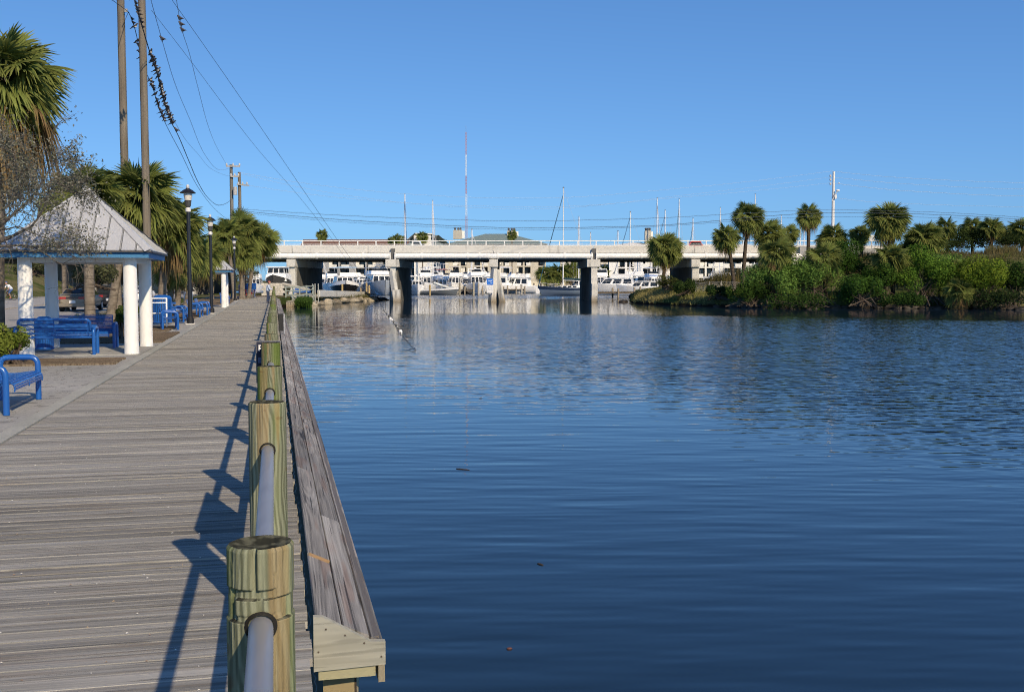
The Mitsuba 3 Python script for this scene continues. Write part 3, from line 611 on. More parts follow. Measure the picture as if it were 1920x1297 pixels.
def sailboat(label, px, Y, L, B, fb, head, mast_py, hull=(.76, .76, .75), cover=(.03, .06, .16), stripe=None, jib=None, mast_w=.105, spread=True):
    c = survey(px, 526, Y); top = survey(px, mast_py, Y)[2]; M = place(c[0], Y, WATER, math.radians(head)); mx = .08 * L
    M[:3, 3] -= M[:3, :3] @ np.array([mx, 0, 0])
    k = thing('sailboat', label, 'sailboat', 'sailboats moored in the marina')
    S = hull_parts(k, L, B, fb, hull, (.72, .72, .70), M, stripe, bow=2.0, stern=.62, deadrise=.8, sheer=.3)
    hb = MB(); house(hb, -L * .16, L * .2, B * .30, B * .20, fb, fb + .5, fr=.6, bk=.1, M=M); part(k, 'cabin', hb, 'gloss')
    house_windows(k, -L * .16, L * .2, B * .30, B * .20, fb, fb + .5, .6, .1, M, side=4, front=1)
    h = top - WATER
    part(k, 'mast', MB().tube([(mx, 0, fb + .3), (mx, 0, h)], [mast_w, mast_w * .75], (.74, .74, .73), 8, True, M), 'gloss')
    part(k, 'masthead', MB().box((mx, 0, h + .12), (.3, .1, .2), (.12, .12, .12), 0, M), 'paint')
    part(k, 'boom', MB().tube([(mx, 0, fb + 1.5), (-L * .34, 0, fb + 1.4)], .07, (.7, .7, .7), 6, True, M), 'gloss')
    part(k, 'sail_cover', MB().tube([(mx, 0, fb + 1.85), (mx - .6, 0, fb + 1.75), (-L * .15, 0, fb + 1.68), (-L * .34, 0, fb + 1.55)], [.12, .22, .19, .08], cover, 8, True, M), 'paint')
    st = MB(); bowp = (L * .49, 0, fb * 1.3); ste = (-L * .49, 0, fb)
    if jib is not None: part(k, 'furled_jib', MB().tube([bowp, (mx + .1, 0, h * .93)], [.10, .06], jib, 6, True, M), 'paint')
    else: st.tube([bowp, (mx, 0, h * .98)], .016, (.45, .45, .46), 4, False, M)
    st.tube([ste, (mx, 0, h * .99)], .014, (.45, .45, .46), 4, False, M)
    for s in (-1, 1):
        if spread: st.tube([(mx, 0, h * .55), (mx, s * .9, h * .56)], .03, (.7, .7, .7), 4, False, M)
        st.tube([(mx, s * B * .46, fb), (mx, s * .9, h * .56), (mx, 0, h * .95)], .012, (.5, .5, .5), 4, False, M)
    part(k, 'stays', st, 'gloss'); bow_rail(k, S, M, .55, .6); return k

cruiser('black hulled motor cruiser bow on, under the left span', 646, 212, 10.5, 5.6, 1.75, -78, hull=(.012, .012, .014), house_h=1.25, stripe=(.75, .75, .75))
cruiser('big grey and white motor yacht bow on, left of the leaning pier', 712, 208, 14, 6.2, 1.75, -74, hull=(.42, .46, .50), house_h=1.5, fly=True, arch=True, bimini=(.65, .67, .70))
cruiser('long white cabin boat with pale blue canopies behind the black hull', 672, 238, 15, 5.2, 1.6, 8, house_h=1.5, fly=True, bimini=(.40, .58, .72))
cruiser('white motor boat between the black hull and the grey yacht', 676, 224, 9, 3.4, 1.5, -80, house_h=1.1)
cruiser('small white cruiser moored just right of the leaning pier', 781, 208, 8.5, 3.2, 1.3, -82, house_h=1.0, arch=True)
cruiser('white sport fishing boat with tower behind the dinghy', 812, 232, 12, 4.2, 1.5, -70, house_h=1.3, fly=True, tower=True, stripe=(.10, .14, .22))
cruiser('white boat with red canopy and tower, right of the grey dinghy', 838, 226, 10, 3.6, 1.4, -60, house_h=1.2, fly=True, tower=True, bimini=(.48, .14, .10))
cruiser('white flybridge cruiser at the piled dock left of the signed pier', 872, 226, 11, 4, 1.5, -30, house_h=1.3, fly=True)
cruiser('long white motor yacht behind the signed pier', 918, 228, 13, 4.3, 1.6, 172, house_h=1.4, fly=True, bimini=(.74, .74, .74))
cruiser('white cruiser with hardtop just right of the signed pier', 958, 238, 10, 3.8, 1.5, -160, house_h=1.4, fly=True)
cruiser('large sleek white motor yacht right of the right-hand pier', 1152, 206, 12.0, 3.8, 1.6, 168, house_h=1.1, fly=True, arch=True)
cruiser('white day cruiser with blue canopy near the island point', 1205, 196, 9.5, 3.2, 1.25, 170, house_h=.9, bimini=(.05, .16, .42))
cruiser('small white runabout with teal cover by the island', 1240, 205, 7.5, 2.8, 1.1, 185, house_h=.8, bimini=(.06, .22, .26))
cruiser('white cruiser seen under the last span beyond the island', 1335, 222, 11, 4, 1.5, 175, house_h=1.4, fly=True, tower=True)
for px, Y, L, B, fb, hd, kw, lab in ((798, 216, 11, 4.0, 1.5, -88, dict(house_h=1.5, fly=True, arch=True), 'white flybridge cruiser bow on, second right of the leaning pier'), (826, 240, 12, 4.2, 1.6, 20, dict(house_h=1.5, fly=True, tower=True, bimini=(.72, .72, .72)), 'tall white sport fisher side on behind the tilted dinghy'),
        (853, 219, 10, 3.8, 1.5, -95, dict(house_h=1.5, fly=True, bimini=(.70, .72, .75)), 'white cruiser with pale canopy left of the dock pilings'), (893, 217, 11, 4.1, 1.5, -84, dict(house_h=1.6, fly=True, arch=True), 'white cruiser with radar arch just left of the signed pier'), (908, 246, 14, 4.6, 1.8, 5, dict(house_h=1.6, fly=True, tower=True), 'big white yacht side on, behind the signed pier'),
        (944, 232, 9, 3.6, 1.4, -70, dict(house_h=1.3, arch=True), 'small white cruiser tucked right of the signed pier'), (970, 229, 9, 3.3, 1.4, 160, dict(house_h=1.4, fly=True), 'white cruiser at the end of the right dock'), (622, 226, 10, 3.6, 1.5, -80, dict(house_h=1.4, fly=True, bimini=(.45, .60, .74)), 'white cruiser with blue canopy left of the black hull'),
        (1128, 214, 10, 3.8, 1.5, -90, dict(house_h=1.5, fly=True, arch=True), 'white flybridge cruiser right beside the right-hand pier'), (1178, 222, 12, 4.0, 1.6, 175, dict(house_h=1.6, fly=True, tower=True), 'white sport fisher with tower behind the sleek yacht'), (1225, 214, 9, 3.4, 1.4, -80, dict(house_h=1.4, fly=True, bimini=(.10, .22, .45)), 'white cruiser with blue top left of the round palm'), (1375, 232, 11, 4, 1.5, 10, dict(house_h=1.5, fly=True), 'white cruiser glimpsed between the twin palm trunks')):
    cruiser(lab, px, Y, L, B, fb, hd, **kw)
cruiser('white sport boat far left under the bridge', 602, 236, 9, 3.5, 1.5, -85, house_h=1.3, fly=True, tower=True)
# inflatable dinghy slung at a stern
k = thing('dinghy', 'grey inflatable dinghy tilted up on davits', 'dinghy'); M = place(survey(830, 526, 207)[0], 207, WATER + 1.75, math.radians(8)); M2 = M.copy(); R = np.eye(4); R[:3, :3] = [[math.cos(.32), 0, math.sin(.32)], [0, 1, 0], [-math.sin(.32), 0, math.cos(.32)]]; M2 = M @ R
part(k, 'tube', MB().tube([(-1.9, -.6, 0), (1.2, -.6, 0), (1.9, -.3, .15), (2.05, 0, .2), (1.9, .3, .15), (1.2, .6, 0), (-1.9, .6, 0)], .27, (.36, .40, .42), 8, True, M2), 'gloss')
part(k, 'floor', MB().box((-.2, 0, -.1), (3.2, 1.0, .1), (.6, .6, .6), 0, M2), 'gloss')
k = thing('low_boat', 'dark grey open boat with white bow below the tilted dinghy', 'motor boat', 'boats moored in the marina'); M = place(survey(825, 526, 205)[0], 205, WATER, math.radians(-20)); S = hull_parts(k, 8, 2.8, 1.0, (.13, .15, .17), (.6, .6, .6), M, (.7, .7, .7)); bow_rail(k, S, M)

sailboat('blue hulled sailboat left of the right-hand pier, tallest mast', 1056, 196, 11.5, 3.6, 1.35, 172, 353, hull=(.17, .22, .30), cover=(.015, .05, .06), stripe=(.02, .03, .06), jib=(.02, .07, .12))
for px, Y, mp, jib, lab in ((760, 226, 365, (.06, .10, .20), 'white sailboat whose mast is leftmost over the bridge'), (812, 230, 377, (.7, .7, .7), 'white sailboat with paired mast and pale furled jib'),
        (885, 236, 431, (.6, .6, .6), 'small sailboat with short mast left of the grey roof'), (1085, 240, 407, None, 'white sailboat right of the tallest mast'), (1107, 250, 437, None, 'little sailboat with stub mast over the right-hand pier'), (1158, 250, 434, None, 'small sailboat with short thick mast by the white yacht'),
        (1181, 236, 398, (.05, .10, .18), 'white sailboat with dark furled jib right of centre'), (1231, 244, 372, (.55, .56, .58), 'white sailboat behind the round palm, left mast'), (1246, 262, 395, (.08, .10, .14), 'sailboat with dark mast behind the round palm'),
        (1272, 248, 374, (.10, .25, .32), 'white sailboat right of the round palm'), (1298, 236, 410, (.05, .12, .2), 'sailboat with teal furled jib and shorter mast'), (1349, 262, 390, None, 'sailboat behind the left twin palm'), (1414, 262, 365, None, 'sailboat behind the tall twin palm'),
        (1463, 270, 405, None, 'sailboat with mast between two palms'), (1499, 270, 420, None, 'sailboat left of the slender palm'), (1506, 275, 424, None, 'sailboat just behind the slender palm trunk')):
    sailboat(lab, px, Y, 10 + (px % 5) * .5, 3.3, 1.25, random.choice((-75, 100, 80, 172, 8)), mp, cover=random.choice(((.03, .06, .16), (.015, .05, .06), (.2, .2, .2))), jib=jib, mast_w=.15)

# docks and pilings
def dock(label, pts, z=.05 + WATER + .9, w=1.6):
    d = thing('dock', label, 'dock'); a = np.array(pts[0]); b = np.array(pts[1]); L = np.linalg.norm(b - a); n = int(L / .6)
    mb = MB()
    for i in range(n):
        p, q = a + (b - a) * (i + .04) / n, a + (b - a) * (i + .96) / n; mb.bar((*p, z), (*q, z), w, .05, (.28, .25, .21))
    part(d, 'planking', mb, 'paint', kind='stuff')
    part(d, 'beam', MB().bar((*a, z - .18), (*b, z - .18), w * .7, .25, (.13, .11, .09)), 'paint')
    m = max(2, int(L / 3.0)); dx = (b - a) / L; sd = np.array([-dx[1], dx[0]])
    for i in range(m + 1):
        for s in (-1, 1):
            c = a + (b - a) * i / m + sd * s * w * .55
            part(d, 'pile', MB().tube([(*c, -2.2), (*c, z + random.uniform(.5, 1.1))], .16, (.30, .26, .20), 8), 'paint')
DY = 203
dock('timber dock with pilings right of the right-hand pier', [(survey(1112, 526, 172)[0], 172), (survey(1195, 526, 176)[0], 176)])
dock('dock with pale pilings in front of the white boats', [(survey(838, 526, 214)[0], 214), (survey(905, 526, 214)[0], 214)])
dock('dock end right of the signed pier', [(survey(948, 526, 224)[0], 224), (survey(980, 526, 226)[0], 226)])
for i, (px, Y, h, col) in enumerate(((641.5, 203, 1.6, (.42, .30, .13)), (687, 202, 1.9, (.40, .30, .15)), (692, 200, 1.4, (.45, .33, .16)), (676, 200, .9, (.30, .23, .14)), (806, 200, 1.5, (.42, .30, .14)), (862, 204, 1.9, (.30, .27, .2)), (888, 202, 2.0, (.4, .36, .26)), (897, 204, 1.8, (.4, .37, .3)), (1001, 262, 1.7, (.2, .17, .14)), (1014, 262, 1.7, (.2, .17, .14)), (978, 210, 1.5, (.4, .38, .32)))):
    c = survey(px, 526, Y); whole('mooring_pile', MB().lathe([(.19, -2.2), (.19, WATER + h + .4), (.12, WATER + h + .5), (0, WATER + h + .5)], (c[0], Y, 0), col, 10), ('yellow', 'dark yellow', 'short stout', 'low stubby', 'orange brown', 'tall weathered', 'pale tall', 'pale middle', 'thin dark', 'second thin dark', 'pale outer')[i] + ' mooring pile ' + ('before the black hull', 'left of the grey yacht', 'right beside its pair near the grey yacht', 'between black hull and grey yacht', 'by the grey open boat', 'left of the dock', 'left of the signed pier', 'nearest the signed pier', 'by the far seawall', 'by the far seawall, right of the other', 'right of the signed pier')[i], 'pile', group='mooring piles in the marina')

# the cabin boat laid up on land left of the first pier
k = thing('laid_up_boat', 'white cabin boat laid up ashore left of the first pier', 'motor boat'); M = place(survey(520, 526, 128)[0] , 128, .35, math.radians(-86))
S = hull_parts(k, 7, 2.9, 1.4, (.06, .06, .06), (.78, .78, .77), M, None)
hb = MB(); house(hb, -2.6, 1.3, 1.38, 1.25, 1.35, 2.2, fr=.25, bk=.1, M=M, narrow=.96); part(k, 'cabin', hb, 'gloss')
hb = MB(); house(hb, -2.0, 1.1, 1.15, 1.05, 2.2, 3.05, fr=.3, bk=.1, M=M, narrow=.9); part(k, 'wheelhouse', hb, 'gloss'); house_windows(k, -2.0, 1.1, 1.15, 1.05, 2.2, 3.05, .3, .1, M, .9, side=2, front=3, lo=.2, hi=.85)
part(k, 'roof', MB().box((-.5, 0, 3.1), (3.3, 2.35, .1), (.8, .8, .8), 0, M), 'gloss')
part(k, 'cradle', MB().box((-1.5, 0, -.05), (.3, 2, .6), (.2, .15, .1), 0, M).box((1.2, 0, -.05), (.3, 1.6, .6), (.2, .15, .1), 0, M), 'paint')
cruiser('white boat ashore at the extreme left of the marina', 478, 205, 9, 3.4, 1.4, -80, house_h=1.3, fly=True, tower=False)

# ---------------------------------------------------------------- far shore and its buildings
FS = 266.0
fs = MB(); fs.prism([(-500, 320), (-120, 300), (-60, FS + 8), (-2, FS), (60, FS), (120, FS + 25), (260, FS + 40), (900, FS + 60), (900, 8000), (-3500, 8000), (-3500, 320)], -1.9, -.35)
struct('far_shore', fs, 'flat far shore behind the marina', 'soil')
wl = MB().bar((survey(964, 526, FS)[0], FS - .3, -.45), (survey(1100, 526, FS)[0], FS - .3, -.45), .5, 1.2, (.62, .52, .42))
whole('seawall', wl, 'pale pinkish seawall along the far shore', 'wall')
whole('garden_wall', MB().bar((survey(966, 526, 276)[0], 276, .9), (survey(1062, 526, 276)[0], 276, .9), .25, 1.5, (.70, .66, .54)), 'cream garden wall below the far condominium', 'wall')
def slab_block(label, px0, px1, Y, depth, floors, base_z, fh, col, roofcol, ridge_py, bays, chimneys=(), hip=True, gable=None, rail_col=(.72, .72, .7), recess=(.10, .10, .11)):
    a, b = survey(px0, 526, Y), survey(px1, 526, Y); x0, x1 = a[0], b[0]; k = thing('apartment_building', label, 'building')
    zt = base_z + floors * fh; mb = MB()
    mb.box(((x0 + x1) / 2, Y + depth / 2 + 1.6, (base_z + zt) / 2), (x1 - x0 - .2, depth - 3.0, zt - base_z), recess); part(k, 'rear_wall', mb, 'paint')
    for f in range(floors + 1):
        z = base_z + f * fh; part(k, 'floor_slab', MB().box(((x0 + x1) / 2, Y + depth / 2, z), (x1 - x0, depth, .35), col), 'paint')
    bw = (x1 - x0) / bays
    for i in range(bays + 1):
        ww = .5 if i % 2 else 2.2
        part(k, 'cross_wall', MB().box((x0 + bw * i, Y + .85, (base_z + zt) / 2), (ww, 1.6, zt - base_z - .02), col), 'paint')
    for f in range(floors):
        for i in range(bays):
            z = base_z + f * fh; xc = x0 + bw * (i + .5)
            if random.random() < .8: part(k, 'balcony_rail', MB().box((xc, Y + .12, z + .62), (bw - 1.4, .1, .85), rail_col if random.random() < .6 else col), 'paint')
            for q in (-.22, .22): part(k, 'window', MB().box((xc + bw * q, Y + 1.62, z + fh * .52), (bw * .34, .16, fh * .62), GLS), 'dark_glass')
            if random.random() < .35: part(k, 'shutter', MB().box((xc + bw * random.choice((-.2, .2)), Y + .3, z + fh * .5), (bw * .4, .1, fh * .7), (.72, .70, .62)), 'paint')
    zr_ = survey(960, ridge_py, Y + depth / 2)[2]; e = .9; xi = (depth / 2 if hip else 0)
    v = [(x0 - e, Y - e, zt + .2), (x1 + e, Y - e, zt + .2), (x1 + e, Y + depth + e, zt + .2), (x0 - e, Y + depth + e, zt + .2), (x0 + xi, Y + depth / 2, zr_), (x1 - xi, Y + depth / 2, zr_)]
    rf = part(k, 'roof', MB().flat(v, [[0, 1, 5, 4], [2, 3, 4, 5], [1, 2, 5, 5], [3, 0, 4, 4]], roofcol).flat(v[:4], [[3, 2, 1, 0]], col), 'paint')
    for px, w, h in chimneys:
        cx = survey(px, 526, Y + depth / 2)[0]
        ch = part(rf, 'chimney', MB().box((cx, Y + depth / 2 - 1, zr_ + h / 2 - .8), (w, 1.6, h + 1.6), (.42, .40, .34)).box((cx + w * .62, Y + depth / 2 - 1.2, zr_ + h / 2 - .8), (w * .3, 1.2, h + 1.2), (.78, .76, .70)), 'paint')
        for q in (-.3, .05, .3): part(k, 'chimney_pot', MB().lathe([(.25, 0), (.28, .5), (.5, .55), (.1, .8), (0, .8)], (cx + w * q, Y + depth / 2 - 1, zr_ + h), (.12, .12, .12), 8), 'paint')
    return k, zt, zr_
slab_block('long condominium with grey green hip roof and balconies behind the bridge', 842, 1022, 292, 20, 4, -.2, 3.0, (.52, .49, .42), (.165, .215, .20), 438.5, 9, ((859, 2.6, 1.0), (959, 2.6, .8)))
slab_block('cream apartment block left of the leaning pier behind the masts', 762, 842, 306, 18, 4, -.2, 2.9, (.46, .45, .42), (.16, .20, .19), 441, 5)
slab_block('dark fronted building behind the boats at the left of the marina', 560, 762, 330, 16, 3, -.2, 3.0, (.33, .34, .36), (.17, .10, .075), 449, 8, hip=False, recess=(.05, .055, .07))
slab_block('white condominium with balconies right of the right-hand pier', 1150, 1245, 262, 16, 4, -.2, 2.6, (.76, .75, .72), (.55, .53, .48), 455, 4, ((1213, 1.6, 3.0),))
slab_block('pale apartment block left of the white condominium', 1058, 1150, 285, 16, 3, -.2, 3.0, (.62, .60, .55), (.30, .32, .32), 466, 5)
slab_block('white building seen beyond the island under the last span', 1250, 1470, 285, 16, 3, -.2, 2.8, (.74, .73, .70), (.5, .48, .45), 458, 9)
# gable end house over the bridge barrier
k = thing('gabled_house', 'white gable end with grey roof rising left of the long condominium', 'house'); Y = 282
p = lambda px, py: survey(px, py, Y)
part(k, 'wall', MB().add([p(776, 470), p(808, 470), p(808, 441), p(776, 441)], [[0, 1, 2, 3]], (.72, .71, .67)).box((p(792, 470)[0], Y + 5, 5), (4.6, 9.8, 15), (.72, .71, .67)), 'paint')
part(k, 'roof', MB().flat([p(762, 452), p(779, 437.5), p(810, 438.5), p(842, 452), *[q + [0, 12, 0] for q in (p(762, 452), p(779, 437.5), p(810, 438.5), p(842, 452))]], [[0, 1, 5, 4], [1, 2, 6, 5], [2, 3, 7, 6]], (.165, .215, .20)), 'paint')
part(k, 'fascia', MB().bar(p(762, 452) - [0, .2, 0], p(779, 437.5) - [0, .2, 0], .3, .35, (.06, .07, .07)).bar(p(779, 438) - [0, .2, 0], p(810, 438.6) - [0, .2, 0], .3, .3, (.7, .7, .66)), 'paint')
# radio mast, banded red and white
mY = 640; k = thing('radio_mast', 'slender red and white lattice radio mast behind the bridge', 'mast')
zs = [survey(874, q, mY)[2] for q in (460, 405, 364, 330, 290, 248)]; mx = survey(874, 350, mY)[0]
for i, (za, zb_) in enumerate(zip(zs[:-1], zs[1:])):
    col = ((.48, .22, .20), (.75, .76, .78), (.48, .20, .19), (.75, .76, .78), (.50, .26, .25))[i]
    mb = MB(); r = .52 - .05 * i
    for q in range(3):
        t = q * 2.0944; mb.tube([(mx + r * math.cos(t), mY + r * math.sin(t), za), (mx + r * math.cos(t), mY + r * math.sin(t), zb_)], .11, col, 5, False)
    n = max(3, int((zb_ - za) / 1.6))
    for j in range(n):
        for q in range(3):
            t0, t1 = q * 2.0944, (q + 1) * 2.0944; z0_, z1_ = za + (zb_ - za) * j / n, za + (zb_ - za) * (j + 1) / n
            mb.tube([(mx + r * math.cos(t0), mY + r * math.sin(t0), z0_), (mx + r * math.cos(t1), mY + r * math.sin(t1), z1_)], .05, col, 4, False)
    part(k, 'white_section' if col[1] > .3 else 'red_section', mb, 'paint')
part(k, 'antenna', MB().tube([(mx, mY, zs[-1]), (mx, mY, zs[-1] + 4)], .05, (.3, .3, .3), 4), 'paint')

# ---------------------------------------------------------------- the island on the right: terrain
SHORE = [(1150, 566.5), (1172, 568), (1230, 571.5), (1300, 574), (1400, 576), (1500, 577.5), (1640, 578), (1780, 579), (1920, 580), (2050, 582)]
def water_pt(px, py):
    a = (648.5 - py) / FPX; c, s = math.cos(PITCH), math.sin(PITCH); k = (a * c - s) / (c + a * s); zz = WATER - EYE_H; Y = zz / k
    return (px - 960) / FPX * (Y * c - zz * s), Y
SX, SYY = np.array([water_pt(*q) for q in SHORE]).T
def shore_y(x): return np.interp(x, SX, SYY)
def island_z(x, y):
    d = y - shore_y(x) - 1.2 * (meshkit.noise(np.stack([x * .6, y * 0 + 3, x * 0], -1)) - .5)
    x_in = (x - .1085 * y + .2) / 3.0
    low = -1.9 + 1.75 * np.clip(d / 1.6, 0, 1) + .95 * np.clip((d - 1.6) / 12, 0, 1)
    berm = np.clip((x - 27) / 16, 0, 1); h = 4.0 * berm * np.clip((d - 4) / 19, 0, 1) ** .9
    back = np.clip((y - 160) / 16, 0, 1); h = h * (1 - back)
    z = low + h + .35 * (meshkit.fbm(np.stack([x * .35, y * .35, x * 0], -1), 3) - .5) * np.clip(d / 2, 0, 1)
    z = np.where(x_in < 2.5, -1.9 + (z + 1.9) * (np.clip(x_in * 1.5, 0, 1) * .62 + .38 * np.clip(x_in / 2.5, 0, 1)), z)
    return np.where(y > 190, -1.9, z)
gx = np.concatenate([np.arange(SX[0] - 1, 70, .7), np.arange(70, 260, 5)]); gy = np.concatenate([np.arange(94, 162, .7), np.arange(162, 196, 3)])
XX, YY = np.meshgrid(gx, gy); ZZ = island_z(XX, YY); n0 = len(gx)
i, j = np.meshgrid(np.arange(len(gy) - 1), np.arange(n0 - 1), indexing='ij')
struct('island', MB().add(np.stack([XX.ravel(), YY.ravel(), ZZ.ravel()], 1), np.stack([i * n0 + j, i * n0 + j + 1, (i + 1) * n0 + j + 1, (i + 1) * n0 + j], -1).reshape(-1, 4)), 'overgrown island bank on the right of the water', 'soil')
def gz(x, y): return float(island_z(np.array([x]), np.array([y]))[0])

# ---------------------------------------------------------------- leaves, fronds, palms
def leaves(mb, P, N, size, cols, aspect=.5, r=rng):
    "one small folded leaf per point"
    n = len(P); a = r.normal(size=(n, 3)); a -= N * (a * N).sum(1, keepdims=True); a /= np.linalg.norm(a, axis=1, keepdims=True) + 1e-9; b = np.cross(N, a)
    L = (size * r.uniform(.65, 1.3, n))[:, None]; w = L * aspect * .5
    v = np.stack([P - a * L * .5, P + b * w + N * w * .25, P + a * L * .5, P - b * w + N * w * .25], 1).reshape(-1, 3)
    k = np.arange(n)[:, None] * 4
    mb.add(v, np.vstack([k + [0, 1, 2], k + [0, 2, 3]]), np.repeat(cols, 4, 0)); return mb
def blade_mesh(el, seed, dead=False, segs=17, droop=.2):
    "one costapalmate fan leaf, unit length, pointing along +x"
    r = random.Random(seed); mb = MB(); lp = .45 + r.uniform(-.10, .05); bend = .16 + (.10 if el > .3 else 0)
    pts = []; p = np.zeros(3)
    for q in range(5):
        e = el - bend * q / 4; pts.append(p.copy()); p = p + np.array([math.cos(e), 0, math.sin(e)]) * lp / 4
    gc = (.17, .115, .060) if dead else (.085, .105, .032)
    mb.tube(pts, .011, gc, 3, False)
    hub = pts[-1]; e = el - bend - .12; a = np.array([math.cos(e), 0, math.sin(e)]); nrm = np.array([-math.sin(e), 0, math.cos(e)]); sd = np.array([0, 1.0, 0])
    roll = r.uniform(-1.2, 1.2); sd, nrm = sd * math.cos(roll) + nrm * math.sin(roll), nrm * math.cos(roll) - sd * math.sin(roll)
    for k in range(-segs, segs + 1):
        f = k / segs; ph = f * 2.0 + r.uniform(-.04, .04); L = .50 * (1 - .22 * abs(f) ** 1.5) * r.uniform(.88, 1.08)
        d = a * math.cos(ph) + sd * math.sin(ph); root = hub + a * .03 * (1 - abs(f)); fold = -.16 * abs(math.sin(ph))
        side = np.cross(nrm, d); dr_ = droop * r.uniform(.6, 1.5) * (1.5 if dead else 1); st = []
        tilt = nrm * (.5 if k % 2 else -.5)
        for t, w in ((0.0, .004), (.42, .019), (.72, .013), (1.0, .0015)):
            c = root + d * L * t + nrm * fold * L * t + np.array([0, 0, -1.0]) * dr_ * L * t ** 2.6
            st.append((c - (side + tilt) * w, c + (side + tilt) * w))
        if dead: c0 = np.array((.20, .135, .070)) * r.uniform(.6, 1.35)
        else: c0 = np.array((.150, .198, .055)) * r.uniform(.6, 1.3) + np.array((.022, .010, 0)) * r.random()
        mb.add([q for s in st for q in s], [[0, 1, 3, 2], [2, 3, 5, 4], [4, 5, 7, 6]], c0, [(u, 0) for u in (0, .35, .7, 1) for _ in (0, 1)])
    return mb
ELS = (1.25, .85, .45, .1, -.3, -.75)
FROND = {(q, v): blade_mesh(e, 10 * q + v, False, 17, .13 + .04 * q).ply('leaf') for q, e in enumerate(ELS) for v in range(4)}
DEADF = {(q, v): blade_mesh(e, 100 + 10 * q + v, True, 12, .75).ply('leaf') for q, e in enumerate((-.55, -1.0, -1.3)) for v in range(2)}
def palm(label, crown, base, R, n=34, dead=7, group='cabbage palms', seed=0, trunk_r=.16, boots=0, top_only=False, trunk=True, lowest=-.9, bark='bark'):
    r = random.Random(seed * 7 + 5); crown = np.asarray(crown, float); base = np.asarray(base, float); k = thing('palm_tree', label, 'palm tree', group)
    if trunk:
        mb = MB(); pts, rad = [], []
        for t in np.linspace(0, 1, 12):
            q = base * (1 - t) + crown * t; q = q + (base - crown) * [1, 1, 0] * .25 * math.sin(t * math.pi) * .5
            pts.append(q); rad.append(trunk_r * (1.18 - .25 * t + .5 * max(0, .06 - t) / .06 + r.uniform(-.03, .03)))
        mb.tube(pts, rad, (.2, .16, .12), 10); part(k, 'trunk', mb, bark)
        if boots:                                  # criss-cross leaf bases on the upper trunk
            b = MB()
            for q in range(boots):
                t = 1 - .45 * (q + .5) / boots; c = base * (1 - t) + crown * t; c = c + (base - crown) * [1, 1, 0] * .25 * math.sin(t * math.pi) * .5; az = q * 2.4
                o = np.array([math.cos(az), math.sin(az), 0]); b.bar(c + o * trunk_r * .8, c + o * (trunk_r + .16) + [0, 0, .30], .07, .03, (.27, .22, .16))
            part(k, 'leaf_bases', b, 'paint', kind='stuff')
    n = int(n * 1.7); mb = MB()
    for q in range(5): mb.tube([crown - [0, 0, .25 * R], crown + [.05 * math.cos(q * 1.3) * R, .05 * math.sin(q * 1.3) * R, .1 * R], crown + [.22 * math.cos(q * 1.3) * R, .22 * math.sin(q * 1.3) * R, .75 * R]], [.10 * R, .035 * R, .004], (.13, .15, .05), 5, False)
    cr = part(k, 'crown', mb, 'leaf')
    for q in range(n):
        u = (q + .5) / n; el = math.asin(1 - u * (1 - math.sin(lowest))) if not top_only else 1.3 - u * 1.0
        el += r.uniform(-.1, .1); az = q * 2.39996 + r.uniform(-.25, .25)
        c = min(range(len(ELS)), key=lambda m: abs(ELS[m] - el)); sc = R * r.uniform(.92, 1.1)
        part(cr, 'frond', FROND[c, r.randrange(4)], M=place(*(crown + [0, 0, r.uniform(-.12, .12) * R * .3]), az, sc))
    for q in range(dead):
        part(cr, 'dead_frond', DEADF[r.randrange(3), r.randrange(2)], M=place(*(crown - [0, 0, .12 * R]), q * 2.39996 + r.random(), R * r.uniform(.6, .85) * (1.4 if R > 1.55 and base[1] < 30 else 1)))
    return k
def lumps(c, rad, m, r):
    "centres and radii of the clumps that make up a bush"
    d = r.normal(size=(m, 3)); d /= np.linalg.norm(d, axis=1, keepdims=True); d[:, 2] = np.where(d[:, 2] < -.35, -d[:, 2] * .5, d[:, 2])
    return c + d * rad * r.uniform(.45, .92, (m, 1)), np.mean(rad) * r.uniform(.22, .46, m)
def bush(label, c, rad, n, size, colA, colB, name='mangrove_bush', cat='bush', group='bushes on the island', seed=0, m=16, bsdf='leaf', stems=True):
    r = np.random.default_rng(seed + 100); c = np.asarray(c, float); rad = np.asarray(rad, float)
    C, Rr = lumps(c, rad, m, r); Rr = Rr * np.where(r.uniform(size=m) < .3, 1.25, .8); w = Rr ** 2 / (Rr ** 2).sum(); idx = r.choice(m, n, p=w)
    d = r.normal(size=(n, 3)); d /= np.linalg.norm(d, axis=1, keepdims=True)
    P = C[idx] + d * (Rr[idx] * r.uniform(.55, 1.08, n) ** .6)[:, None]
    N = d + r.normal(size=(n, 3)) * .55; N /= np.linalg.norm(N, axis=1, keepdims=True)
    tone = r.uniform(0, 1, m)[idx]; t = np.clip(tone * .7 + r.uniform(0, .45, n), 0, 1)[:, None]
    cols = (np.asarray(colA) * (1 - t) + np.asarray(colB) * t) * r.uniform(.8, 1.5, (n, 1))
    k = thing(name, label, cat, group); part(k, 'leaves', leaves(MB(), P, N, size, cols, .55, r), bsdf, kind='stuff')
    if stems:
        mb = MB(); b0 = c - [0, 0, rad[2] * 1.0]
        for q in range(m): mb.tube([b0 + r.normal(size=3) * rad * [.35, .35, 0], (b0 + C[q]) / 2 + r.normal(size=3) * .1 * rad, C[q]], [.05 * rad[2] ** .5, .035, .012], (.085, .065, .05), 4, False)
        part(k, 'stems', mb, kind='stuff')
    return k
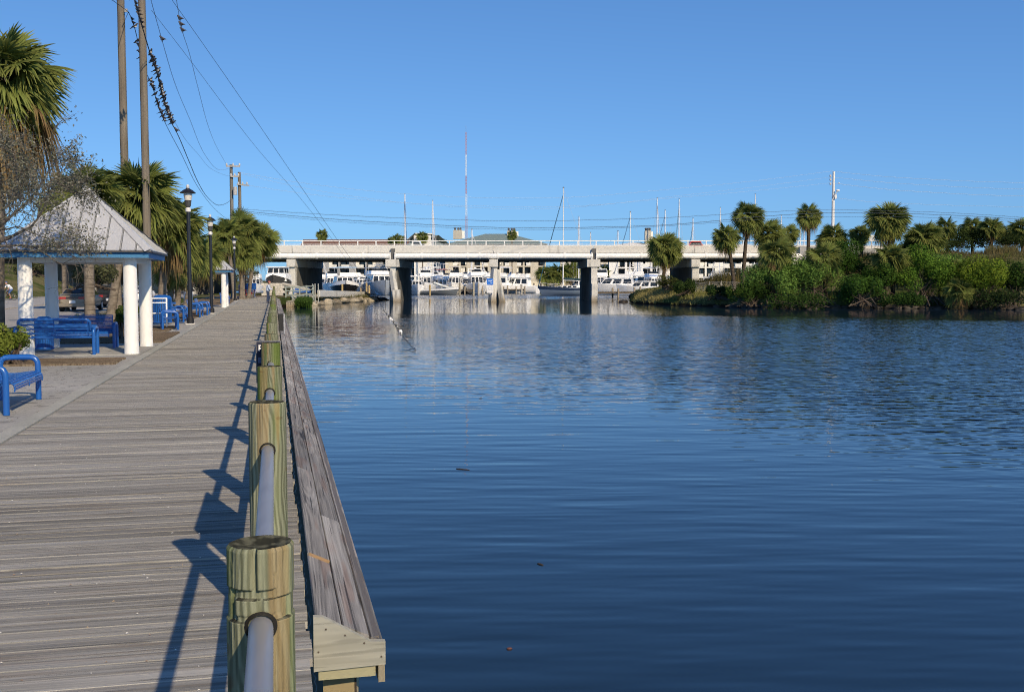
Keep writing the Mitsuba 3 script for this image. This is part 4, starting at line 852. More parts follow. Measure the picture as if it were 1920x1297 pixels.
def tufts(mb, P, h, cols, spread=.25, width=.03, blades=5, r=rng):
    n = len(P) * blades; Q = np.repeat(P, blades, 0) + r.normal(size=(n, 3)) * [.12, .12, 0]; H = np.repeat(h, blades) * r.uniform(.5, 1.1, n)
    lean = r.normal(size=(n, 2)) * spread; az = r.uniform(0, 6.28, n); s = np.stack([np.cos(az), np.sin(az), az * 0], 1) * width
    tip = Q + np.concatenate([lean * H[:, None], H[:, None]], 1); v = np.stack([Q - s, Q + s, tip], 1).reshape(-1, 3)
    mb.add(v, np.arange(3 * n).reshape(-1, 3), np.repeat(np.repeat(cols, blades, 0) * r.uniform(.7, 1.3, (n, 1)), 3, 0)); return mb

# palms of the island: (label, crown px, crown py, R px, base px, depth beyond the shore, dead fronds, fronds)
ISLAND_PALMS = [('single round palm standing in front of the bridge at the tip of the island', 1247, 464, 39, 1244, 129, 9, 36), ('left one of the twin palms, with leaning trunk', 1362, 445, 33, 1378, 118, 8, 34), ('tall right one of the twin palms', 1403, 407, 36, 1392, 119, 8, 34),
    ('bushy palm just right of the tall twin', 1441, 440, 36, 1437, 122, 6, 34), ('low wide palm in front of the bushy one', 1456, 474, 40, 1452, 105, 9, 36), ('slender palm with a dark bare trunk', 1517, 405, 29, 1514, 126, 9, 32), ('palm behind the slender one, half hidden', 1478, 440, 24, 1480, 132, 4, 26),
    ('palm beside the white utility pole', 1560, 447, 34, 1562, 128, 6, 32), ('low palm below the one at the utility pole', 1545, 484, 38, 1548, 104.5, 8, 34), ('small palm left of the tallest crown', 1612, 440, 24, 1615, 130, 4, 28), ('biggest palm with the highest domed crown', 1665, 412, 46, 1668, 124, 9, 40),
    ('tall shaggy palm right of the biggest one', 1733, 448, 44, 1735, 120, 12, 38), ('low palm with grey dead skirt below the biggest one', 1672, 486, 42, 1675, 104, 16, 34), ('small dark palm on the crest, with a pale boot', 1773, 428, 26, 1774, 134, 6, 28), ('left palm of the dark pair on the crest', 1822, 426, 24, 1822, 138, 4, 28),
    ('right palm of the dark pair on the crest', 1858, 428, 27, 1857, 134, 6, 30), ('palm cut by the right edge of the picture', 1915, 430, 29, 1916, 134, 5, 30), ('little palm low on the crest near the right edge', 1886, 447, 16, 1886, 140, 3, 24), ('palmetto among the bushes right of the grey skirt palm', 1790, 500, 20, 1791, 103.5, 2, 22),
    ('low palm with a thatch of dead fronds at the waterline', 1800, 546, 32, 1801, 101, 22, 26)]
for q, (lab, px, py, Rp, bpx, Y, dd, nn) in enumerate(ISLAND_PALMS):
    r_ = random.Random(q); nn = int(nn * r_.uniform(.8, 1.1)); dd = int(dd * 1.6); c = survey(px, py, Y); R = Rp / FPX * Y * 1.02; b = survey(bpx, 540, Y + (3 if Y < 108 else 0)); Y = b[1]; b[2] = gz(b[0], Y) - .3
    palm(lab, c, b, R, nn, dd, 'cabbage palms on the island', q, .20 if Rp > 26 else .16, lowest=-r_.uniform(.7, 1.0), bark='shaded_bark')
for q, (px, py, Y, Rp) in enumerate(((604, 441, 318, 13), (745, 447, 312, 11), (792, 444, 279, 13), (960, 441, 284, 11), (734, 450, 315, 9), (754, 449, 317, 9))):
    c = survey(px, py, Y); palm(('small palm standing alone above the left span of the bridge', 'palm left of the gabled house above the bridge rail', 'palm in front of the gabled house', 'palm in front of the right chimney of the long roof', 'palm top at the far left of the trio by the gabled house', 'palm top in the middle of the trio by the gabled house')[q],
        c, [c[0], Y, -1.0], Rp / FPX * Y * 1.1, 24, 2, 'far palms behind the bridge', 40 + q)
for q, (px, py, Y) in enumerate(((1025, 515, 264), (1048, 512, 265), (1070, 508, 266), (1130, 512, 264))):
    c = survey(px, py, Y); palm('palm with drooping fronds by the far seawall, ' + ('left of the blue sailboat', 'just behind the sailboat bow', 'just behind the sailboat stern', 'right of the right-hand pier')[q], c, [c[0], Y, -.4], 3.6, 22, 2, 'palms by the far seawall', 60 + q, lowest=-.6)

# mangrove and scrub: (px, py, half-width px, half-height px, Y, leaves)
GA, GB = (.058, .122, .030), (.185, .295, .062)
for q, (px, py, wx, hy, Y, n, A, B, lab) in enumerate((
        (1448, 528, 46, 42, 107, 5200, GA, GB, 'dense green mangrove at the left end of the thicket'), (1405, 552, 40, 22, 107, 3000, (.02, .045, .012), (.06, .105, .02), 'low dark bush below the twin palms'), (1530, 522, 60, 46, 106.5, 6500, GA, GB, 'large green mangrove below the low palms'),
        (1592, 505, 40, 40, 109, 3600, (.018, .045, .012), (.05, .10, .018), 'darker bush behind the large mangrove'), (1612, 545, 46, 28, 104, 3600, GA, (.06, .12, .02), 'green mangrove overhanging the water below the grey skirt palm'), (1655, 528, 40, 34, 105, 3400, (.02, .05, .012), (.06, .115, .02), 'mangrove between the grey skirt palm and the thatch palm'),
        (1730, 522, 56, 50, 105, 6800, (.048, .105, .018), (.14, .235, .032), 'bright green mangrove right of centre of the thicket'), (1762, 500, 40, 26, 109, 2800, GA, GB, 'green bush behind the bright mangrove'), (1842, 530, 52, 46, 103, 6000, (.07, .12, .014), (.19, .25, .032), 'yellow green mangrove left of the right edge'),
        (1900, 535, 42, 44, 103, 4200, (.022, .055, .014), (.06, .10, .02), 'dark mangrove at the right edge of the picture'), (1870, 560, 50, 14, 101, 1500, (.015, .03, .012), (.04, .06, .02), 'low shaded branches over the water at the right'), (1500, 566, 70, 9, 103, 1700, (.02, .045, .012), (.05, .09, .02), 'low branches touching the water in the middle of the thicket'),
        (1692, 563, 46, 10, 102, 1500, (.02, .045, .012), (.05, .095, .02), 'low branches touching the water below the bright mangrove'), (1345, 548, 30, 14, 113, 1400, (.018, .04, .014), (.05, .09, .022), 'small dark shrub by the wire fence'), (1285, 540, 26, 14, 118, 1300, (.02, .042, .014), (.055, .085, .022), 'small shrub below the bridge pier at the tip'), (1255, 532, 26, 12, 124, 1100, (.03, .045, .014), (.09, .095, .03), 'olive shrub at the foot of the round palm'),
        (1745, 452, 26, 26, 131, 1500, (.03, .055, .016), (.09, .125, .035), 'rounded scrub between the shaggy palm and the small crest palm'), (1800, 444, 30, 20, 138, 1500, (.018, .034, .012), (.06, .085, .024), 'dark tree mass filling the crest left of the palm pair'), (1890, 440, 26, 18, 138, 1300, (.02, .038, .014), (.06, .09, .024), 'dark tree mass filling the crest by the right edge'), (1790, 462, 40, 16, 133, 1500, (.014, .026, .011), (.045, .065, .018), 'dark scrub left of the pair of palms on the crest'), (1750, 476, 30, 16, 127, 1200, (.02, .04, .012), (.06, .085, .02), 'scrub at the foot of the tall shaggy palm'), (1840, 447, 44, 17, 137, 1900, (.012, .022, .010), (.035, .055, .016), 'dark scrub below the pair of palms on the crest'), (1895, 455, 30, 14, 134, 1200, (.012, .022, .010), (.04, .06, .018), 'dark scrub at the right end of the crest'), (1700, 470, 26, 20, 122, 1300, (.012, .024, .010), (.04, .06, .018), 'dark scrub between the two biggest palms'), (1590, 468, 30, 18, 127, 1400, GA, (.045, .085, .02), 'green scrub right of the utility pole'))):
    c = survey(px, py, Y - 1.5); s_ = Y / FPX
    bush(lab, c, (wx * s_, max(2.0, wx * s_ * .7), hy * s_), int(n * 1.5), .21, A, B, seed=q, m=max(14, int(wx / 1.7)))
# tall dry reeds on the crest and grasses
r = np.random.default_rng(5)
def field(n, px0, px1, y0, y1):
    X = r.uniform(0, 1, n); P = []
    for _ in range(n):
        Y = r.uniform(y0, y1); x = (r.uniform(px0, px1) - 960) / FPX * Y; P.append((x, Y, gz(x, Y)))
    return np.array(P)
g = MB()
for n, a, b, y0, y1, h, c0, c1 in ((500, 1166, 1240, 118, 140, .5, (.10, .15, .04), (.34, .30, .13)), (1500, 1172, 1420, 112, 136, .55, (.16, .18, .05), (.38, .33, .14)), (900, 1180, 1420, 111, 118, .45, (.19, .22, .06), (.44, .38, .16)), (900, 1400, 1920, 104, 118, .8, (.05, .08, .02), (.14, .15, .045)), (1500, 1500, 1930, 116, 142, .7, (.10, .10, .04), (.21, .165, .08))):
    P = field(n, a, b, y0, y1); P = P[P[:, 2] > -.95]; t = np.clip(meshkit.noise(P * .45) * 1.3 - .15, 0, 1)[:, None]
    tufts(g, P, np.full(len(P), h), np.asarray(c0) * (1 - t) + np.asarray(c1) * t, .35, .035, 6, r)
struct('island_grass', g, 'rough yellow green grass covering the island bank', 'leaf', kind='stuff')
for q, (a, b, y0, y1, h, n, lab) in enumerate(((1845, 1905, 122, 128, 1.3, 260, 'tall dry reed clump on the crest near the right edge'), (1330, 1352, 126, 131, 2.0, 120, 'clump of tall pale grass behind the wire fence'), (1352, 1440, 124, 133, 2.3, 420, 'tall straw coloured grass stand between the twin palms'), (1290, 1330, 128, 134, 1.4, 160, 'yellow grass clump under the last bridge span'))):
    P = field(n, a, b, y0, y1); t = r.uniform(0, 1, (len(P), 1))
    whole('reed_clump', tufts(MB(), P, np.full(len(P), h), np.array((.10, .105, .035)) * (1 - t) + np.array((.22, .18, .085)) * t, .2, .035, 7, r), lab, 'reeds', 'leaf', 'tall grass clumps on the island')
rk = 0
for q in range(46):                                # stones and roots along the waterline, coloured dark for the shadow there
    px = 1168 + q * 16.5 + random.uniform(-6, 6); x = (px - 960) / FPX * 105; Y = float(shore_y((px - 960) / FPX * 108)) + random.uniform(-.1, .5); x = (px - 960) / FPX * Y; s_ = random.uniform(.18, .5)
    m = trimesh.creation.icosphere(2); v = np.array(m.vertices); v *= (1 + .5 * (meshkit.noise(v * 1.7 + q) - .5))[:, None]
    whole('shore_stone', MB().add(v * [s_ * 1.5, s_, s_ * .6] + [x, Y - .2, -.95], m.faces, np.array((.040, .033, .026)) * random.uniform(.5, 1.5)), 'stone at the waterline of the island, toned dark as if in shadow', 'stone', group='stones along the island shore')
# wire fence at the foot of the bank
k = thing('wire_fence', 'collapsing wire mesh fence on the island below the bridge', 'fence'); fp = [survey(px, py, Y) for px, py, Y in ((1292, 532, 117), (1304, 524, 119), (1330, 527, 118), (1352, 530, 117), (1392, 531, 116))]
for p in fp: p[2] = gz(p[0], p[1])
for i, p in enumerate(fp): part(k, 'post', MB().tube([p, p + [(-.9, .1, 0, .1, 0)[i] * .6, 0, 1.35]], .04, (.38, .37, .33), 6), 'paint')
for a, b in zip(fp[1:-1], fp[2:]):
    mb = MB(); n = 12
    for i in range(n + 1):
        p = a + (b - a) * i / n; q = a + (b - a) * ((i + 5) % (n + 1)) / n
        mb.tube([p + [0, 0, .1], a + (b - a) * min(1, (i + 4) / n) + [0, 0, 1.25]], .008, (.40, .39, .36), 3, False).tube([p + [0, 0, .1], a + (b - a) * max(0, (i - 4) / n) + [0, 0, 1.25]], .008, (.40, .39, .36), 3, False)
    for z in (.1, .65, 1.25): mb.tube([a + [0, 0, z], b + [0, 0, z]], .015, (.42, .41, .38), 4, False)
    part(k, 'mesh_panel', mb, 'paint', kind='stuff')
whole('rubble_block', MB().box(survey(1912, 525, 103), (1.6, 1.2, .55), (.42, .44, .43), .3).box(survey(1914, 523, 103) + [0, .2, .3], (1.1, .9, .3), (.40, .42, .41), .6), 'pale concrete block among the bushes at the right edge', 'block', 'paint')
q0 = survey(1541, 462, 136); mb = MB().flat([survey(1505, 461, 138.6), survey(1600, 466, 134), survey(1630, 468, 132), survey(1630, 485, 132), survey(1505, 485, 138.6)], [[0, 4, 1, 1], [1, 4, 3, 3], [1, 3, 2, 2]])
v = [survey(1500, 461.5, 138.4), survey(1640, 466.5, 133), survey(1640, 490, 133), survey(1500, 490, 138.4)]; v += [q + [0.1, .5, 0] for q in v]
whole('wing_wall', MB().flat(v, [[0, 3, 2, 1], [4, 5, 6, 7], [0, 1, 5, 4], [1, 2, 6, 5]]), 'concrete wing wall where the bridge meets the island bank', 'wall', 'bridge_concrete')
k = thing('road_sign', 'white square road sign between the palms on the embankment', 'sign'); c = survey(1635, 446.5, 135)
part(k, 'plate', MB().box(c, (.75, .05, .8), (.72, .73, .74)), 'paint'); part(k, 'divider', MB().box(c - [-.03, .04, 0], (.10, .02, .5), (.35, .38, .42)), 'paint'); part(k, 'post', MB().tube([c - [0, -.06, 3], c + [0, .06, .3]], .05, (.4, .4, .4), 6), 'paint')

# ---------------------------------------------------------------- left side: palms along the walk
LEFT = [('large palm cut by the left edge, crown high over the pavilion', 0, 145, 116, -12, 27.0, 52, 44, 1.0, .20, 20), ('palm with trunk directly behind the near pavilion', 163, 362, 62, 168, 38, 8, 34, 1.05, .17, 24), ('tall full palm crown right of the pavilion roof', 258, 372, 88, 205, 45, 12, 40, 1.0, .17, 10), ('palm with booted trunk beside the pavilion column', 318, 425, 68, 300, 47, 16, 36, 1.0, .17, 30),
    ('palm above the second bench, behind the first street lamp', 345, 468, 54, 331, 58, 14, 36, 1.0, .15, 20), ('low palm crown left of the first street lamp', 322, 505, 40, 318, 52, 8, 28, 1.0, .14, 0), ('palm left of the second pavilion, by the second lamp', 378, 478, 44, 347, 66, 10, 32, 1.0, .15, 20),
    ('left palm of the far cluster', 424, 440, 38, 440, 97, 8, 34, 1.0, .17, 0), ('middle and tallest palm of the far cluster', 452, 436, 46, 456, 100, 12, 38, 1.0, .17, 0), ('right palm of the far cluster, leaning over the walk', 484, 450, 40, 466, 103, 14, 36, 1.0, .17, 0), ('low palm below the far cluster', 455, 474, 34, 452, 99, 10, 30, 1.0, .15, 0), ('palm filling the gap behind the far lamps', 403, 470, 38, 397, 98, 8, 32, 1.0, .16, 0),
    ('shaded palm behind the near palm trunks', 215, 425, 60, 222, 56, 8, 32, 1.0, .16, 12), ('palm deep behind the roof of the near pavilion', 120, 395, 50, 122, 62, 6, 30, 1.0, .16, 0)]
for q, (lab, px, py, Rp, bpx, Y, dd, nn, sc, tr, bo) in enumerate(LEFT):
    c = survey(px, py, Y); b = survey(bpx, 560, Y); b[2] = -.05; palm(lab, c, b, Rp / FPX * Y * 1.12 * sc, nn, dd, 'cabbage palms along the boardwalk', 80 + q, tr, bo, lowest=-.85)

# the thin grey-leaved tree over the pavilion roof
def survey_rows(P):
    c, s_ = math.cos(PITCH), math.sin(PITCH); z = P[:, 2] - EYE_H; return 648.5 - FPX * (z * c + P[:, 1] * s_) / (P[:, 1] * c - z * s_)
def grey_tree():
    r = np.random.default_rng(12); k = thing('grey_tree', 'sparse grey leaved tree overhanging the near pavilion roof', 'tree'); Y0 = 22.0
    base = survey(-120, 700, Y0); base[2] = -.05; mb = MB(); tips = []
    def grow(p, d, L, rad, depth):
        n = 4; pts = [p]; q = p.copy()
        for _ in range(n):
            d = d + r.normal(size=3) * .16; d /= np.linalg.norm(d); q = q + d * L / n; pts.append(q.copy())
        mb.tube(pts, np.linspace(rad, rad * .62, n + 1), (.105, .09, .075), 7 if rad > .03 else 4, False)
        if depth <= 2: tips.extend(pts[1:])
        if depth == 0: return
        for c in range(3 if depth > 1 else 4):
            nd = d + r.normal(size=3) * .62 + np.array([.10, 0, .02 if depth < 3 else .08]); nd /= np.linalg.norm(nd); grow(pts[-1] if c < 2 else pts[-2], nd, L * r.uniform(.62, .85), rad * .58, depth - 1)
    grow(base, np.array([.12, .0, 1.0]), 2.0, .14, 0)
    fork = base + [.24, 0, 2.0]
    for tgt, L, de in (((10, 430), 1.4, 5), ((80, 420), 1.5, 5), ((50, 350), 1.6, 5), ((-20, 330), 1.5, 5), ((120, 330), 1.6, 4), ((130, 400), 1.6, 5), ((30, 390), 1.3, 5), ((-60, 400), 1.3, 4)):
        g = survey(tgt[0], tgt[1], Y0 + r.uniform(-1.2, 1.2)); d = g - fork; Ln = np.linalg.norm(d); d /= Ln; mid = fork + d * Ln * .55 + r.normal(size=3) * .1
        mb.tube([fork, (fork + mid) / 2 + r.normal(size=3) * .08, mid], [.075, .06, .045], (.105, .09, .075), 7, False); grow(mid, d, L * .60, .030, de - 1)
    part(k, 'branches', mb, 'paint'); T = np.array(tips); T = T[(survey_rows(T) < 474) & (T[:, 0] < -7.75 - .5 * r.random(len(T)))]; n = 10500; P = T[r.integers(0, len(T), n)] + r.normal(size=(n, 3)) * .09
    N = r.normal(size=(n, 3)); N[:, 2] = np.abs(N[:, 2]) + .3; N /= np.linalg.norm(N, axis=1, keepdims=True); t = r.uniform(0, 1, (n, 1))
    cols = (np.array((.085, .095, .055)) * (1 - t) + np.array((.32, .31, .25)) * t) * r.uniform(.65, 1.3, (n, 1))
    part(k, 'leaves', leaves(MB(), P, N, .062, cols, .5, r), 'leaf', kind='stuff')
grey_tree()
c = survey(16, 622, 22.0); bush('glossy bright green shrub at the left edge in front of the pavilion', (c[0], 22.0, .42), (.48, .5, .46), 2600, .075, (.05, .085, .012), (.21, .25, .05), 'shrub', 'shrub', None, 301, 20)
c = survey(227, 618, 31.6); bush('dark shrub behind the right front column of the near pavilion', (c[0], 31.6, .55), (.22, .3, .52), 900, .08, (.02, .04, .01), (.08, .12, .03), 'shrub', 'shrub', None, 302, 12)
c = survey(85, 590, 36); bush('low leafy plant by the road behind the near pavilion', (c[0], 36, .32), (.5, .4, .32), 700, .09, (.02, .045, .012), (.07, .12, .03), 'shrub', 'shrub', None, 303, 10)
c = survey(135, 588, 37); bush('small leafy plant at the foot of the palm behind the pavilion', (c[0], 37, .3), (.35, .35, .3), 500, .09, (.02, .045, .012), (.07, .12, .03), 'shrub', 'shrub', None, 304, 10)
for q, (px, py, wx, hy, Y, n, lab) in enumerate(((170, 520, 52, 24, 40, 2600, 'grey green hanging foliage behind the near pavilion'), (60, 505, 40, 14, 44, 1200, 'hanging foliage at the left under the pavilion roof'), (380, 530, 24, 22, 74, 1400, 'dark shrub between the palm trunks beyond the second bench'), (430, 525, 20, 18, 98, 1100, 'shrub behind the third street lamp'), (352, 520, 24, 26, 62, 1300, 'grey green bush behind the first street lamp'), (465, 515, 22, 14, 112, 1000, 'grey bush below the far palm cluster'), (250, 545, 30, 20, 90, 1500, 'dark hedge across the road seen between columns'), (545, 560, 0, 0, 0, 0, ''))):
    if not n: continue
    c = survey(px, py, Y); s_ = Y / FPX; bush(lab, c, (wx * s_, wx * s_ * .8, hy * s_), n, .12, (.04, .05, .022), (.13, .14, .075), 'bush', 'bush', 'bushes beside the boardwalk', 320 + q, 12)
# grass along the bank and the green corner at the end of the walk
g = MB(); P = []
for _ in range(1500): s, w = r.uniform(-9.2, -7.2), r.uniform(24, 110); P.append(W(s, w, -.03))
P = np.array(P); t = r.uniform(0, 1, (len(P), 1)); tufts(g, P, np.full(len(P), .10), np.array((.05, .085, .02)) * (1 - t) + np.array((.13, .14, .05)) * t, .5, .012, 8, r)
struct('verge_grass', g, 'short grass of the verge beside the road', 'leaf', kind='stuff')
P = []
for _ in range(500): Y = r.uniform(106, 116); x = np.interp(Y, [106, 116], [-24.5, -23.0]) + r.uniform(-.6, 1.1); P.append(((r.uniform(556, 582) - 960) / FPX * Y, Y, -.55 + r.uniform(-.5, .2)))
P = np.array(P); t = r.uniform(0, 1, (len(P), 1)); whole('marsh_grass', tufts(MB(), P, np.full(len(P), .6), np.array((.035, .075, .015)) * (1 - t) + np.array((.08, .14, .03)) * t, .3, .03, 6, r), 'bright green marsh grass at the water by the end of the boardwalk', 'marsh grass', 'leaf')

# ---------------------------------------------------------------- pavilions
BLUE, BLUE2 = (.012, .095, .36), (.045, .175, .36)
def pavilion(label, s, w, hs, hw, cs, cw, eave=2.36, rise=1.72, which='near'):
    k = thing('pavilion', label, 'pavilion', 'picnic pavilions beside the boardwalk'); M = placeW(s, w)
    for a in (-1, 1):
        for b in (-1, 1):
            part(k, 'column', MB().lathe([(.175, -.02), (.168, .3), (.165, 1.4), (.16, eave)], (a * cs, b * cw, 0), (.80, .80, .79), 24, M), 'stucco')
    fb = MB()
    for x in (-1, 1): part(k, 'fascia', MB().box((x * (hs - .09), 0, eave + .07), (.05, 2 * hw - .18, .17), BLUE2, 0, M), 'paint')
    for y in (-1, 1): part(k, 'fascia', MB().box((0, y * (hw - .09), eave + .07), (2 * hs - .13, .05, .17), BLUE2, 0, M), 'paint')
    part(k, 'ceiling', MB().box((0, 0, eave + .04), (2 * hs - .24, 2 * hw - .24, .05), (.50, .50, .48), 0, M), 'paint')
    for x, y in ((0, -1), (0, 1), (-1, 0), (1, 0)):
        part(k, 'beam', MB().box((x * cs, y * cw, eave - .04), (.16 if x else 2 * cs - .02, .16 if y else 2 * cw - .19, .16), (.62, .62, .60), 0, M), 'paint')
    ze = eave + .16; apex = np.array([0, 0, ze + rise]); C = [np.array([a * hs, b * hw, ze]) for a, b in ((-1, -1), (1, -1), (1, 1), (-1, 1))]
    for q in range(4):                              # standing-seam panels on each hip
        A, B = C[q], C[(q + 1) % 4]; L = np.linalg.norm(B - A); n = max(6, int(L / .335)); nrm = np.cross(B - A, apex - A); nrm /= np.linalg.norm(nrm)
        def up(u):                                 # where the line up the slope from u along the eave meets the hip
            t = min(u, 1 - u) * 2; base = A + (B - A) * u; mid = (A + B) / 2; return base + (apex - mid) * t
        for i in range(n):
            u0, u1 = i / n + .006, (i + 1) / n - .006; pts = [A + (B - A) * u0, A + (B - A) * u1, up(u1), up(u0)]
            if u0 < .5 < u1: pts = [pts[0], pts[1], pts[2], apex, pts[3]]
            m = len(pts); v = [p_ + nrm * .012 for p_ in pts] + [p_ - nrm * .012 for p_ in pts]; mb = MB()
            mb.flat(v, [[0, j, j + 1] for j in range(1, m - 1)] + [[m, m + j + 1, m + j] for j in range(1, m - 1)], M=M)
            mb.flat(v, [[j, m + j, m + (j + 1) % m, (j + 1) % m] for j in range(m)], M=M)
            part(k, 'roof_panel', mb, 'roof_metal')
            if i and which == 'near': part(k, 'seam', MB().bar(A + (B - A) * (i / n) + nrm * .014, up(i / n) + nrm * .014 + (A - B) * 1e-4, .016, .03, (.30, .31, .32), M), 'paint')
        part(k, 'drip_edge', MB().bar(A + [0, 0, -.03], B + [0, 0, -.03], .03, .035, (.05, .05, .055), M), 'paint')
    for q in range(4):
        A = C[q]; d = apex - A; d /= np.linalg.norm(d); sd = np.cross(d, [0, 0, 1.0]); sd /= np.linalg.norm(sd); upv = np.cross(sd, d)
        for sg_ in (-1, 1):
            o = sd * sg_ * .16 - upv * .085
            part(k, 'hip_cap', MB().flat([A + upv * .055, A + o + upv * .055, apex + o * .2 + upv * .055, apex + upv * .055], [[0, 1, 2, 3] if sg_ > 0 else [3, 2, 1, 0]], M=M), 'roof_metal')
    part(k, 'apex_cap', MB().lathe([(.20, ze + rise - .10), (.10, ze + rise + .05), (0, ze + rise + .10)], (0, 0, 0), (.5, .5, .5), 4, M @ place(0, 0, 0, math.pi / 4)), 'roof_metal')
    struct('pavilion_pad', MB().prism([(-2.1, -1.75), (1.42, -1.75), (1.42, 2.2), (-2.1, 2.2)], -.1, .012, M=placeW(s, w)), 'concrete floor of the pavilion', 'walk_concrete')
    return k
def stucco_col(p, n, uv): return mix((.74, .735, .72), (.81, .81, .80), fbm(p.x * 2, p.y * 2, p.z * 2)) * (1 - .30 * smoothstep(.60, .8, fbm(p.x * 3, p.y * 3, p.z * 1.6)) * smoothstep(1.1, .0, p.z))
scene['stucco'] = two({'type': 'principled', 'base_color': proc(stucco_col), 'roughness': .6, 'specular': .3})
pavilion('near white columned pavilion with grey metal hip roof and blue fascia', -4.62, 28.3, 1.74, 2.0, 1.19, 1.5, rise=1.60)
pavilion('far small pavilion with grey hip roof half hidden by palms', -4.5, 73.6, 1.78, 2.0, 1.2, 1.6, which='far')

# ---------------------------------------------------------------- blue benches and bins
def arc(pts, r, n=5):
    "a polyline with its corners rounded"
    pts = [np.asarray(p, float) for p in pts]; out = [pts[0]]
    for a, b, c in zip(pts[:-2], pts[1:-1], pts[2:]):
        u, v = (a - b) / np.linalg.norm(a - b), (c - b) / np.linalg.norm(c - b); p, q = b + u * r, b + v * r
        for t in np.linspace(0, 1, n): out.append((1 - t) ** 2 * p + 2 * t * (1 - t) * b + t * t * q)
    return np.array(out + [pts[-1]])
SLAT = [(-.46, .86), (-.455, .80), (-.435, .72), (-.41, .64), (-.38, .56), (-.35, .49), (-.30, .44), (-.23, .415), (-.15, .41), (-.07, .415), (.01, .425), (.09, .435), (.16, .44), (.21, .43), (.245, .40), (.255, .35), (.25, .31)]
def bench(label, M, length=1.95, group='blue slatted benches along the boardwalk', pitch=.036, fill=.74):
    k = thing('bench', label, 'bench', group); P = np.array(SLAT); d = np.r_[0, np.cumsum(np.linalg.norm(np.diff(P, axis=0), axis=1))]; n = int(d[-1] / pitch)
    mb = MB(); hl = length / 2 - .10
    for q in range(n):
        a, b = [np.array([np.interp(t, d, P[:, 0]), np.interp(t, d, P[:, 1])]) for t in (d[-1] * q / n, d[-1] * (q + fill) / n)]; e = (b - a) / np.linalg.norm(b - a); nn = np.array([-e[1], e[0]]) * .006
        v = [(p_[0] + o[0], y, p_[1] + o[1]) for y in (-hl, hl) for p_, o in ((a, nn), (b, nn), (b, -nn), (a, -nn))]
        mb.flat(v, [[0, 1, 2, 3], [7, 6, 5, 4], [0, 4, 5, 1], [1, 5, 6, 2], [2, 6, 7, 3], [3, 7, 4, 0]], BLUE, M)
    part(k, 'slats', mb, 'gloss', kind='stuff')
    for y in (-hl + .02, 0, hl - .02): part(k, 'rib', MB().tube([(p_[0], y, p_[1] - .012) for p_ in P], .012, BLUE, 5, True, M), 'gloss')
    for y in (-length / 2, length / 2):
        part(k, 'arm_loop', MB().tube(arc([(.17, y, 0), (.17, y, .645), (-.36, y, .645), (-.36, y, 0)], .13), .042, BLUE, 12, True, M), 'gloss')
    for x, z in ((-.33, .42), (.14, .40)): part(k, 'cross_tube', MB().tube([(x, -length / 2, z), (x, length / 2, z)], .022, BLUE, 8, True, M), 'gloss')
    return k
bench('blue slatted bench cut by the left edge, nearest of all', placeW(-3.52 - .17, 15.93, 0, 0))
bench('blue bench inside the near pavilion with its back to the camera', placeW(-5.15, 27.0, 0.012, math.pi / 2), 1.75, pitch=.11, fill=.34)
bench('blue bench at the rear of the near pavilion facing the camera', placeW(-5.05, 29.35, 0.012, -math.pi / 2), 1.75)
bench('blue bench before the bin, left of the first street lamp', placeW(-3.75, 40.7, .0, 0.12))
bench('blue bench just behind the first street lamp', placeW(-4.0, 47.6, .0, 0.0))
bench('blue bench beside the picnic table, by the second street lamp', placeW(-3.75, 54.0, .0, 0.0))
bench('blue bench beyond the second street lamp', placeW(-3.6, 57.2, 0, 0))
bench('farthest blue bench, in front of the third street lamp', placeW(-3.7, 84.5, 0, 0))
k = 'bench_001'; M = placeW(-5.15, 27.0, .012, math.pi / 2)
part(k, 'front_tube', MB().tube(arc([(.17, -.875, .66), (.17, .875, .66)], .1), .042, BLUE, 10, True, M), 'gloss')
part(k, 'top_tube', MB().tube(arc([(-.30, -.80, .60), (-.46, -.80, .86), (-.46, .80, .86), (-.30, .80, .60)], .12), .035, BLUE, 10, True, M), 'gloss')
def picnic_table(label, M):
    k = thing('picnic_table', label, 'picnic table'); mb = MB()
    part(k, 'tabletop', MB().box((0, 0, .75), (.75, 1.9, .05), BLUE, 0, M), 'gloss')
    for x in (-.68, .68): part(k, 'seat', MB().box((x, 0, .45), (.28, 1.9, .04), BLUE, 0, M), 'gloss')
    for y in (-.7, .7): part(k, 'frame', MB().tube(arc([(-.8, y, 0), (-.66, y, .42), (0, y, .50), (.66, y, .42), (.8, y, 0)], .1), .04, BLUE, 8, True, M).tube([(0, y, .45), (0, y, .74)], .04, BLUE, 8, True, M), 'gloss')
picnic_table('blue picnic table under the palms between the street lamps', placeW(-4.9, 51, 0, .1))
def bin_(label, M, h=.95, r=.30):
    k = thing('litter_bin', label, 'litter bin', 'blue litter bins along the boardwalk')
    for q in range(26):
        t = q * 2 * math.pi / 26; c, s = math.cos(t), math.sin(t); part(k, 'slat', MB().bar((r * c, r * s, .05), (r * 1.03 * c, r * 1.03 * s, h), .045, .012, BLUE, M), 'gloss')
    part(k, 'liner', MB().lathe([(r - .03, .06), (r - .02, h - .04)], (0, 0, 0), (.015, .06, .18), 18, M), 'paint')
    for z in (.08, h): part(k, 'hoop', MB().tube([(r * 1.03 * math.cos(t), r * 1.03 * math.sin(t), z) for t in np.linspace(0, 2 * math.pi, 25)], .022, BLUE, 6, False, M), 'gloss')
    part(k, 'lid', MB().lathe([(r + .02, h + .02), (r * .85, h + .12), (.12, h + .16), (.12, h + .10)], (0, 0, 0), BLUE, 20, M), 'gloss')
p = survey(305, 606, 43); bin_('blue ribbed litter bin beside the second bench', place(p[0], 43, 0), 1.05, .36)
p = survey(84, 655, 26.2); bin_('dark blue litter bin in the shade of the near pavilion', place(p[0], 26.2, .012), .72, .21)
